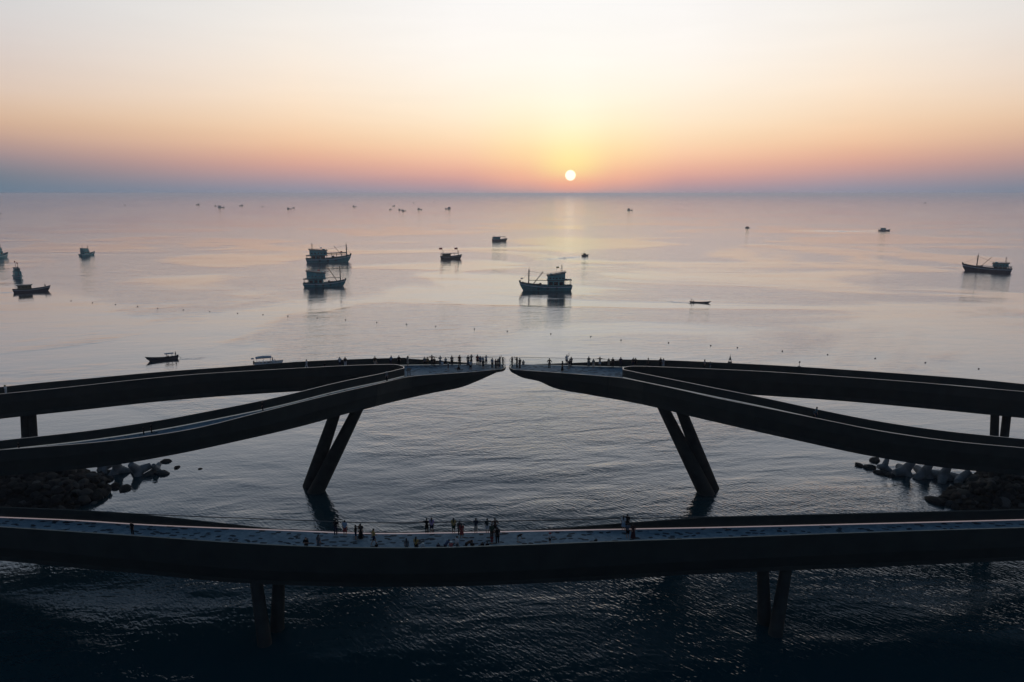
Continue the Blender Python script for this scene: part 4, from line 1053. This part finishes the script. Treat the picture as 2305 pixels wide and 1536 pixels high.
def body_mesh(pose):
    if ('b', pose) in _cache: return _cache['b', pose]
    J = pose_joints(pose); mb = MB(); ex = MB()
    cap(mb, J['pel'], J['che'], .115, .125); cap(mb, J['che'], J['nek'] - V((0, 0, .04)), .12, .06)
    cap(mb, J['shl'], J['shr'], .065); cap(mb, J['hil'], J['hir'], .105); cap(mb, J['nek'], J['hed'], .052)
    mb.ball(J['hed'], .105, (.80, .95, 1.20), 14, 10); mb.ball(J['hed'] + V((0, .045, -.065)), .055, (.9, 1, 1))
    mb.ball(J['hed'] + V((0, .105, -.02)), .020, (.8, 1.1, 1.3))
    for k, s in (('l', -1), ('r', 1)):
        ex.ball(J['hed'] + V((s * .086, 0, -.01)), .024, (.5, .9, 1.3), 8, 5)                       # ears
        ex.ball(J['hed'] + V((s * .034, .094, .012)), .011, (1.2, .7, .8), 8, 5)                    # eyes
        cap(mb, J['sh' + k], J['el' + k], .050, .041); cap(mb, J['el' + k], J['wr' + k], .040, .029)
        cap(mb, J['hi' + k], J['kn' + k], .082, .055); cap(mb, J['kn' + k], J['an' + k], .054, .036); cap(mb, J['an' + k], J['to' + k], .040, .030)
        d = J['fi' + k].normalized(); w = J['wr' + k]; palm = w + d * .07
        cap(mb, w, palm, .030, .034)
        side = d.cross(V((0, 0, 1)) if abs(d.z) < .8 else V((0, 1, 0))).normalized()
        back = side.cross(d).normalized()
        for q, ln in ((-1.5, .062), (-.5, .078), (.5, .082), (1.5, .070)):                        # four fingers, lightly curled
            b = palm + side * q * .018 + d * .018; m_ = b + d * ln * .55 + back * .006; e = m_ + d * ln * .42 + back * .020
            ex.tube(b, m_, .0095, .0085, 5); ex.tube(m_, e, .0085, .0065, 5)
        b = w + d * .03 + side * .030; m_ = b + side * .032 + d * .022; ex.tube(b, m_, .011, .010, 5); ex.tube(m_, m_ + d * .034 + side * .008, .010, .007, 5)   # thumb
    me = remeshed(mb, 'person', .020, M['person_skin'], ex); _cache['b', pose] = me; return me
def top_mesh(pose, dress=None):
    key = ('t', pose, dress)
    if key in _cache: return _cache[key]
    J = pose_joints(pose); mb = MB()
    low = J['pel'] + (J['che'] - J['pel']) * .02
    cap(mb, low, J['che'], .138, .146); cap(mb, J['che'], J['nek'] - (J['nek'] - J['che']) * .30, .140, .085); cap(mb, J['shl'], J['shr'], .083)
    for k in 'lr': cap(mb, J['sh' + k], J['sh' + k].lerp(J['el' + k], .75), .072, .062)
    if dress:
        hem = {'knee': .50, 'long': .10}[dress]; rad = {'knee': .23, 'long': .29}[dress]
        if pose == 'crouch': hem, rad = .06, .34
        rg = []
        for k in range(9):
            u = k / 8; z = low.z + .04 + (hem - low.z - .04) * u; r = .135 + (rad - .135) * u ** .9
            rg.append([(low.x + r * (1 + .07 * math.sin(7 * a) * u) * math.cos(a), low.y * (1 - u) + r * .82 * (1 + .07 * math.cos(6 * a) * u) * math.sin(a) + .02 * u, z) for a in np.linspace(0, 2 * math.pi, 20, endpoint=False)])
        mb.skin(rg, closed=True, caps=True)
    me = remeshed(mb, 'top', .024, M['person_cloth']); _cache[key] = me; return me
def bottom_mesh(pose, kind):
    key = ('u', pose, kind)
    if key in _cache: return _cache[key]
    J = pose_joints(pose); mb = MB(); cap(mb, J['hil'], J['hir'], .122); mb.ball(J['pel'], .135)
    if kind == 'skirt':
        z0 = J['pel'].z + .04; rg = []
        for k in range(6):
            u = k / 5; z = z0 + (.48 - z0) * u; r = .135 + .085 * u
            rg.append([(r * (1 + .06 * math.sin(6 * a) * u) * math.cos(a), J['pel'].y + r * .85 * math.sin(a), z) for a in np.linspace(0, 2 * math.pi, 18, endpoint=False)])
        mb.skin(rg, closed=True, caps=True)
    else:
        for k in 'lr':
            if kind == 'trousers': cap(mb, J['hi' + k], J['kn' + k], .100, .074); cap(mb, J['kn' + k], J['kn' + k].lerp(J['an' + k], .92), .074, .066)
            else: cap(mb, J['hi' + k], J['hi' + k].lerp(J['kn' + k], .80), .102, .088)
    me = remeshed(mb, 'bottom', .024, M['person_cloth']); _cache[key] = me; return me
def hair_mesh(pose, kind):
    key = ('h', pose, kind)
    if key in _cache: return _cache[key]
    J = pose_joints(pose); h = J['hed']; mb = MB()
    mb.ball(h + V((0, -.022, .022)), .112, (.86, .92, 1.12), 14, 10)
    if kind == 'long':
        bk = (J['nek'] - J['che']).normalized()
        cap(mb, h + V((0, -.05, 0)), J['nek'] + V((0, -.095, -.02)), .085, .075); cap(mb, J['nek'] + V((0, -.095, -.02)), J['nek'] + V((0, -.105, 0)) - bk * .22, .075, .05)
    me = remeshed(mb, 'hair', .022, M['person_hair']); _cache[key] = me; return me
def hat_mesh(pose):
    key = ('c', pose)
    if key in _cache: return _cache[key]
    h = pose_joints(pose)['hed']; mb = MB().ball(h + V((0, -.01, .075)), .118, (.95, 1.0, .75), 14, 8)
    mb.tube(h + V((0, .0, .055)), h + V((0, .0, .072)), .20, .17, 18); me = remeshed(mb, 'hat', .016, M['person_cloth']); _cache[key] = me; return me
def dull(c):
    r = lin(c); g = sum(r) / 3
    return tuple((v * .7 + g * .3) * .75 for v in r)
OUT = {'T': (None, 'trousers'), 'S': (None, 'shorts'), 'K': (None, 'skirt'), 'D': ('knee', None), 'L': ('long', None)}
def person(loc, h, face, pose, outfit, hair, top, bot, label, group):
    o = link('person', body_mesh(pose)); o.location = loc; o.rotation_euler = (0, 0, R(face)); o.scale = (h / 1.72 * 1.06, h / 1.72 * 1.06, h / 1.72 * 1.03)
    tag(o, label, 'person', group)
    dress, low = OUT[outfit]
    t = link('dress' if dress else 'shirt', top_mesh(pose, dress), o); t.color = dull(top) + (1,)
    if low: b = link(low, bottom_mesh(pose, low), o); b.color = dull(bot) + (1,)
    if hair == 'hat' or hair.startswith('hat:'):
        c = link('hat', hat_mesh(pose), o); c.color = lin({'hat': (225, 225, 215), 'hat:red': (150, 40, 40), 'hat:straw': (190, 165, 110)}[hair]) + (1,)
        link('hair', hair_mesh(pose, 'short'), o)
    else: link('hair', hair_mesh(pose, hair), o)
    return o
BLK, NVY, GRY, WHT, LBL, RED, YEL, BRN, GRN, PUR, BEI, COR, TEA = (26, 26, 30), (34, 44, 78), (120, 126, 134), (226, 228, 230), (150, 182, 214), (176, 40, 40), (206, 164, 50), (104, 72, 54), (50, 84, 64), (186, 140, 206), (206, 184, 160), (236, 96, 90), (52, 110, 124)
FG = [ # nearest bridge: x, foot y, height, facing, pose, outfit, hair, top, bottom, label
 (299,1205,1.45,170,'stand','T','short',BLK,BLK,'person in black walking alone on the left part of the nearest bridge'),
 (690,1246,1.66,180,'cross','T','short',BLK,BLK,'person in black, arms crossed, leftmost at the near parapet of the nearest bridge'),
 (718,1239,1.62,-20,'stand','L','long',GRY,GRY,'person in ankle-length grey dress with long hair beside the arms-crossed person'),
 (756,1205,1.68,0,'rail','T','short',BLK,NVY,'person in dark clothes at the glass rail in front of the left leaning pier reflection'),
 (777,1207,1.70,0,'stand','K','short',LBL,RED,'person in pale blue shirt and red skirt at the glass rail, nearest bridge'),
 (801,1216,1.60,-70,'photo','S','short',BLK,NVY,'person in black top and shorts holding up a phone, nearest bridge'),
 (812.6,1214,1.66,20,'stand','L','long',BLK,BLK,'person in long black dress beside the phone holder on the nearest bridge'),
 (841.5,1226,1.66,-60,'walk','S','short',YEL,NVY,'person in mustard shirt striding across the nearest bridge deck'),
 (848,1247,1.12,10,'stand','S','short',BLK,BLK,'child whose dark head shows at the near parapet below the striding person'),
 (961,1201,1.62,0,'wide','T','short',BLK,BLK,'person in black with elbows spread on the glass rail, beside lilac shirt'),
 (972,1201,1.70,0,'stand','S','long',PUR,NVY,'person in lilac shirt and dark shorts with long hair at the glass rail'),
 (915.6,1246,1.55,0,'stand','T','long',GRY,GRY,'person in grey with long hair at the near parapet, left of the yellow top'),
 (937,1244,1.62,-15,'stand','S','long',YEL,BLK,'person in yellow top with long hair at the near parapet'),
 (952.6,1248,1.15,0,'stand','S','hat',WHT,WHT,'small child in white peeping over the near parapet beside the yellow top'),
 (987,1248,1.18,0,'stand','S','short',NVY,NVY,'child with dark head above the near parapet, left of the blue crouching person'),
 (1003.4,1245,1.55,-40,'bend','T','long',(70,100,140),NVY,'person in blue leaning forward at the near parapet'),
 (1015.6,1247,1.28,0,'stand','D','hat',COR,COR,'child in coral dress and white hat at the near parapet'),
 (1029,1243,1.66,-60,'stand','T','short',WHT,GRY,'person in white tee at the near parapet beside the coral dress'),
 (1021.3,1201,1.68,0,'stand','S','long',YEL,GRN,'person in yellow top and dark shorts at the glass rail'),
 (1034.6,1206,1.58,-10,'stand','T','short',(60,66,70),BLK,'person in charcoal standing just behind the red top'),
 (1039.3,1213,1.66,0,'stand','D','long',RED,RED,'person in bright red dress in the middle of the nearest bridge'),
 (1051,1244,1.66,-90,'bend','T','short',BRN,BLK,'person in brown bending low at the near parapet'),
 (1063.5,1247,1.28,0,'stand','T','short',BLK,BLK,'child in black at the near parapet right of the bending person'),
 (1071.3,1202,1.66,0,'rail','K','long',NVY,BEI,'person in navy top and pale skirt leaning on the glass rail'),
 (1096.8,1202,1.66,0,'arm','S','short',(40,60,62),WHT,'person in dark top and white shorts, arm stretched to a neighbour at the glass rail'),
 (1114.3,1202,1.70,10,'hips','T','short',BRN,BLK,'person in brown at the glass rail, right of the stretched arm'),
 (1107,1215,1.68,-20,'stand','T','short',GRN,BRN,'person in dark green top amid the group right of centre, nearest bridge'),
 (1107.4,1226,0.95,0,'stand','D','short',RED,RED,'toddler in red in front of the dark green top'),
 (1119.7,1224,1.76,20,'stand','T','short',BLK,BLK,'tall person all in black facing away, right of the toddler in red'),
 (1086,1247,1.20,0,'stand','S','short',BLK,BLK,'left of two dark-haired children peeping over the near parapet'),
 (1097,1247,1.24,0,'stand','S','short',BLK,NVY,'right of two dark-haired children peeping over the near parapet'),
 (1165.8,1222,1.20,-90,'bend','S','long',BLK,BEI,'child in black top stooping alone right of the main group'),
 (1238,1225,1.18,30,'stand','S','hat:red',WHT,BLK,'small child in white shirt and red cap alone on the deck'),
 (1403,1195,1.66,-20,'stand','K','long',WHT,LBL,'person in white with long hair, left of a pair at the right glass rail'),
 (1411.6,1194,1.74,10,'stand','T','short',BLK,BLK,'person in black, right of a pair at the right glass rail'),
 (1412.7,1212,1.62,0,'stand','S','short',(92,106,128),BLK,'person in slate blue shirt and shorts in the right-hand group, nearest bridge'),
 (1425,1213,1.62,20,'stand','L','long',(90,40,44),BLK,'person in long dark red dress, rightmost on the nearest bridge'),
]
KL = [ # left branch platform (deck at 16 m)
 (918,825,1.66,-60,'raise','D','long',BEI,BEI,'person in patterned dress with a raised arm at the fork of the left branch'),
 (956,825.5,1.55,0,'stand','S','short',GRY,BLK,'person in grey, left of the mustard top on the left branch'),
 (962.6,825,1.50,0,'stand','S','short',(190,140,40),BLK,'person in mustard top on the left branch platform'),
 (972.5,823,1.72,0,'wide','T','short',(120,36,40),BLK,'person in dark red with both arms stretched wide on the left branch'),
 (977.8,826,1.45,0,'stand','T','short',BRN,BLK,'shorter person in brown just right of the outstretched arms'),
 (991,824,1.62,0,'rail','T','short',(120,140,160),GRY,'person in pale blue-grey at the glass rail, left branch'),
 (995.5,824.5,1.5,0,'crouch','S','short',WHT,WHT,'person in white sitting on the deck by the rail, left branch'),
 (1003.4,823.5,1.35,0,'stand','S','short',(150,160,170),BLK,'child in light grey at the glass rail, left branch'),
 (1009,833.5,1.10,60,'stand','S','hat',BLK,NVY,'child in black with a white hat near the open edge, left branch'),
 (1017.4,824,1.66,0,'stand','T','long',NVY,BLK,'person in navy with long hair at the glass rail, left branch'),
 (1034.6,823.8,1.74,0,'stand','T','short',(92,30,34),BLK,'person in maroon shirt alone at the glass rail, left branch'),
 (1034,834.5,1.5,90,'crouch','T','short',BLK,BLK,'person in black crouching near the open edge of the left branch'),
 (1053.8,823.2,1.66,0,'stand','L','long',(80,90,96),(80,90,96),'person in long grey dress, left of the dense group near the left tip'),
 (1061,823.4,1.74,0,'photo','T','short',NVY,BLK,'person in navy holding a phone up at the rail near the left tip'),
 (1059.4,834.8,1.66,0,'stand','S','short',WHT,BLK,'person in white tee with back turned near the open edge, left branch'),
 (1075,823.2,1.76,0,'stand','T','short',RED,BLK,'tall person in red shirt near the left tip'),
 (1081,824.2,1.62,0,'stand','T','short',(60,90,150),NVY,'person in mid blue right of the red shirt'),
 (1087,825.2,1.60,0,'stand','K','long',WHT,GRY,'person in white blouse right of the mid blue shirt'),
 (1088,831,1.45,0,'stand','D','long',BLK,BLK,'person in short black dress in front of the white blouse'),
 (1094.4,823.2,1.70,0,'wide','T','short',(90,130,180),NVY,'person in light blue with arms spread on the rail near the left tip'),
 (1108,829.4,1.66,-30,'stand','T','short',(170,180,190),BLK,'person in pale grey shirt, fourth from the left tip'),
 (1116,831.0,1.60,-40,'stand','T','short',(110,60,60),BLK,'person in plaid reddish shirt, near the left tip'),
 (1121,829.8,1.55,-60,'stand','D','long',BLK,BLK,'person in black dress squeezed between plaid shirt and raised arm'),
 (1125,826.8,1.70,-60,'raise','T','short',GRY,NVY,'person in grey raising an arm beside the left tip'),
 (1132,827.0,1.62,-80,'stand','T','long',(60,70,90),BLK,'person in slate standing closest to the left tip'),
]
KR = [
 (1152.7,826.6,1.66,60,'stand','T','short',BLK,BLK,'person in black standing closest to the right tip'),
 (1163.7,828.8,1.76,60,'photo','T','short',(30,40,52),BLK,'tall person holding up a phone, left of a pair near the right tip'),
 (1170,830.8,1.72,40,'stand','T','short',(36,56,66),BLK,'person in dark teal, right of a pair near the right tip'),
 (1178,823.2,1.5,0,'crouch','S','short',BEI,BLK,'person in beige crouching by the rail near the right tip'),
 (1236.6,830.2,1.64,0,'hips','T','short',BLK,BLK,'person in black, hands on hips, alone on the right branch platform'),
 (1265.8,835.6,1.60,90,'stand','L','long',BLK,BLK,'person in long black dress nearest the open edge, right branch'),
 (1275.8,823.2,1.76,0,'raise','T','short',WHT,NVY,'person in white shirt raising an arm under the sun path'),
 (1281.4,832.2,1.60,0,'stand','S','short',(70,60,66),BEI,'person in plum top and bare legs in front of the white shirt'),
 (1285.5,826.2,1.62,20,'stand','T','long',(90,70,84),BLK,'person in mauve with long hair right of the white shirt'),
 (1325,825.6,1.62,0,'stand','L','long',(96,110,112),GRY,'person in long grey-green dress on the right branch'),
 (1335.5,830.6,1.58,0,'stand','D','long',BEI,BEI,'person in beige dress, foremost of the group on the right branch'),
 (1350,826.8,1.68,0,'wide','S','short',(30,46,60),WHT,'person in navy tee and white shorts with elbows out, right branch'),
 (1370,828.0,1.50,-20,'stand','D','long',(190,170,140),BEI,'shorter person in sand dress, left of the black shirt on the right branch'),
 (1379,828.0,1.62,0,'stand','T','short',BLK,BLK,'person in black shirt right of the sand dress'),
 (1397,827.8,1.66,0,'rail','T','short',NVY,NVY,'person in navy by the rounded fork of the right branch'),
]
# people on the arms: x, offset below the far parapet's top line, height, ...
LA = [(12,22,1.60,90,'stand','T','hat:straw',WHT,WHT,'person in white on the far left of the far arm'),
 (690,21,1.62,90,'walk','T','short',(200,210,220),WHT,'person in pale clothes walking alone on the left far arm'),
 (731,24,1.15,0,'stand','S','short',BLK,BLK,'child in black low behind the cap of the left far arm'),
 (764.5,20,1.70,0,'rail','T','short',(170,195,215),NVY,'person in pale blue leaning on the left far arm parapet'),
 (777,20,1.70,0,'stand','T','long',BLK,WHT,'person in black top and white trousers on the left far arm'),
 (844,21,1.70,180,'stand','T','short',BRN,BEI,'person in brown with a child, on the left far arm'),
 (849,25,1.05,160,'stand','S','short',BRN,BRN,'child beside the person in brown on the left far arm'),
 (879.5,20,1.66,-30,'rail','T','short',(110,150,190),NVY,'person in blue leaning over the parapet near the left fork'),
 (898,20,1.66,0,'stand','T','short',BLK,BLK,'person in black by the parapet above the left fork')]
RA = [(1425.7,20,1.60,0,'stand','T','short',BLK,NVY,'left of two dark figures on the right far arm by the fork'),
 (1430.5,20,1.58,0,'stand','T','long',BLK,BLK,'right of two dark figures on the right far arm by the fork'),
 (1459.5,20,1.60,90,'stand','T','short',(70,70,74),BLK,'single person in dark grey on the right far arm'),
 (1487.6,20,1.66,0,'rail','T','long',BLK,BLK,'person in black, left of a pair on the right far arm'),
 (1493.4,21,1.62,20,'stand','D','long',(170,180,190),WHT,'person in pale dress, right of a pair on the right far arm'),
 (1586.5,20,1.66,90,'stand','T','short',(150,140,150),BLK,'person in pale mauve shirt far along the right far arm'),
 (1599,22,1.50,90,'stand','T','long',(40,84,110),TEA,'person in teal behind the mauve shirt on the right far arm')]
for rows, z, g in ((FG, 8.6, 'people on the nearest bridge'), (KL, 16.0, 'people on the left branch'), (KR, 16.0, 'people on the right branch')):
    for (x, y, h, fc, po, ou, ha, tp, bt, lb) in rows:
        p = unp(x, y, z); p.z = z + 0.012
        person(p, h, fc, po, ou, ha, tp, bt, lb, g)
def on_edge(E, other, x, off):
    """point on the deck 'off' metres inside the far edge of an arm, at photo column x"""
    best = min(range(min(len(E.p), len(other.p))), key=lambda i: abs(prj((E.p[i].x, E.p[i].y, E.dz[i] + 1.2))[0] - x))
    d = (other.p[best] - E.p[best]); d.normalize(); q = E.p[best] + d * off
    j = min(best + 1, len(E.p) - 1)
    x0 = prj((E.p[best].x, E.p[best].y, E.dz[best] + 1.2))[0]; x1 = prj((E.p[j].x, E.p[j].y, E.dz[j] + 1.2))[0]
    if abs(x1 - x0) > 1e-3: q += (E.p[j] - E.p[best]) * ((x - x0) / (x1 - x0))
    return V((q.x, q.y, E.dz[best] + 0.012))
for rows, side in ((LA, 'left'), (RA, 'right')):
    TF, NF, TN, NN = DECKS[side]
    for (x, off, h, fc, po, ou, ha, tp, bt, lb) in rows:
        person(on_edge(TF, NF, x, .55 + (off - 20) * .3), h, fc, po, ou, ha, tp, bt, lb, 'people on the %s branch' % side)
NA = [('left', 870.5, 1.2, 1.50, 150, 'stand', 'T', 'hat', GRY, BLK, 'person in grey with white hat on the left near arm below the fork'),
 ('left', 590.7, 1.2, 1.35, 90, 'stand', 'T', 'short', BLK, BLK, 'lone dark figure halfway down the left near arm'),
 ('left', 340, 1.4, 1.2, 90, 'stand', 'T', 'short', BLK, BLK, 'right of two small dark figures low on the left near arm'),
 ('left', 322, 1.4, 1.05, 90, 'stand', 'T', 'short', BLK, BLK, 'left of two small dark figures low on the left near arm'),
 ('left', 41, 1.4, 1.1, 90, 'stand', 'T', 'short', BLK, BLK, 'small dark figure at the far left end of the left near arm'),
 ('right', 1838, 1.0, 1.66, -90, 'stand', 'T', 'short', (70, 120, 140), NVY, 'person in blue-green on the right near arm'),
 ('right', 1833, 1.6, 1.45, -90, 'stand', 'S', 'short', (60, 90, 110), BLK, 'shorter person in slate beside the blue-green one on the right near arm')]
for (side, x, off, h, fc, po, ou, ha, tp, bt, lb) in NA:
    TF, NF, TN, NN = DECKS[side]
    person(on_edge(TN, NN, x, off), h, fc, po, ou, ha, tp, bt, lb, 'people on the %s branch' % side)
# crews of the small boats
def crew(key, fx, h, face, pose, top, label, z):
    p, head, L = SK[key]; c, s_ = math.cos(head), math.sin(head); x = -L / 2 + fx * L
    person((p.x + c * x, p.y + s_ * x, z * L), h, math.degrees(head) - 90 + face, pose, 'T', 'short', top, BLK, label, 'people in the small boats')
crew('long', .08, 1.65, 0, 'stand', BLK, 'boatman in black standing at the stern of the longtail boat', .03)
crew('long', .30, 1.5, 0, 'crouch', NVY, 'passenger sitting under the awning of the longtail boat', .045)
crew('tour', .63, 1.6, 0, 'stand', NVY, 'helmsman standing behind the console of the white launch', .03)
crew('canoe', .09, 1.55, 0, 'stand', BLK, 'boatman at the stern of the slim low boat', .012)
crew('canoe', .16, 1.6, 0, 'crouch', (60, 40, 40), 'passenger sitting ahead of the boatman in the slim low boat', .016)

# information lectern at the left fork, bag on the nearest bridge
p = unp(920, 847.5, 16.0); lec = empty('information_lectern', (p.x, p.y, 16.0), R(-25), 'slanted brown information lectern standing at the left fork', 'lectern')
MB().box((0, .1, .012), (.55, .45, .02)).build('foot_plate', M['rail'], lec)
MB().box((-.2, .1, .5), (.06, .10, .96)).build('post', M['rail'], lec); MB().box((.2, .1, .5), (.06, .10, .96)).build('post', M['rail'], lec)
mb = MB(); mb.add([(-.36, -.22, .86), (.36, -.22, .86), (.36, .30, 1.18), (-.36, .30, 1.18), (-.36, -.22, .91), (.36, -.22, .91), (.36, .30, 1.23), (-.36, .30, 1.23)],
    [(0, 3, 2, 1), (4, 5, 6, 7), (0, 1, 5, 4), (2, 3, 7, 6), (0, 4, 7, 3), (1, 2, 6, 5)]); mb.build('panel', M['sign'], lec)
p = unp(1341, 1220, 8.6); bag = empty('shoulder_bag', (p.x, p.y, 8.62), .5, 'small black bag left lying on the nearest bridge deck', 'bag')
MB().ball((0, 0, .13), .2, (1.1, .6, .7), 12, 8).build('bag_body', M['rubber'], bag, True)
MB().path([(-.15, 0, .2), (-.09, 0, .34), (.09, 0, .34), (.15, 0, .2)], .014).build('strap', M['rubber'], bag)


# ------------------------------------------------------------------ haze over the sea
hz = MB().box((0, 0, 22.0), (64000, 64000, 50.0)).build('haze', None); tag(hz, kind='stuff')
hm = bpy.data.materials.new('sea_haze'); hm.use_nodes = True
hm.node_tree.nodes.clear()
ho = hm.node_tree.nodes.new('ShaderNodeOutputMaterial'); hv = hm.node_tree.nodes.new('ShaderNodeVolumePrincipled')
hv.inputs['Color'].default_value = (0.82, 0.87, 1.0, 1); hv.inputs['Density'].default_value = 1.7e-4; hv.inputs['Anisotropy'].default_value = 0.72
hm.node_tree.links.new(hv.outputs[0], ho.inputs['Volume']); hz.data.materials.append(hm)
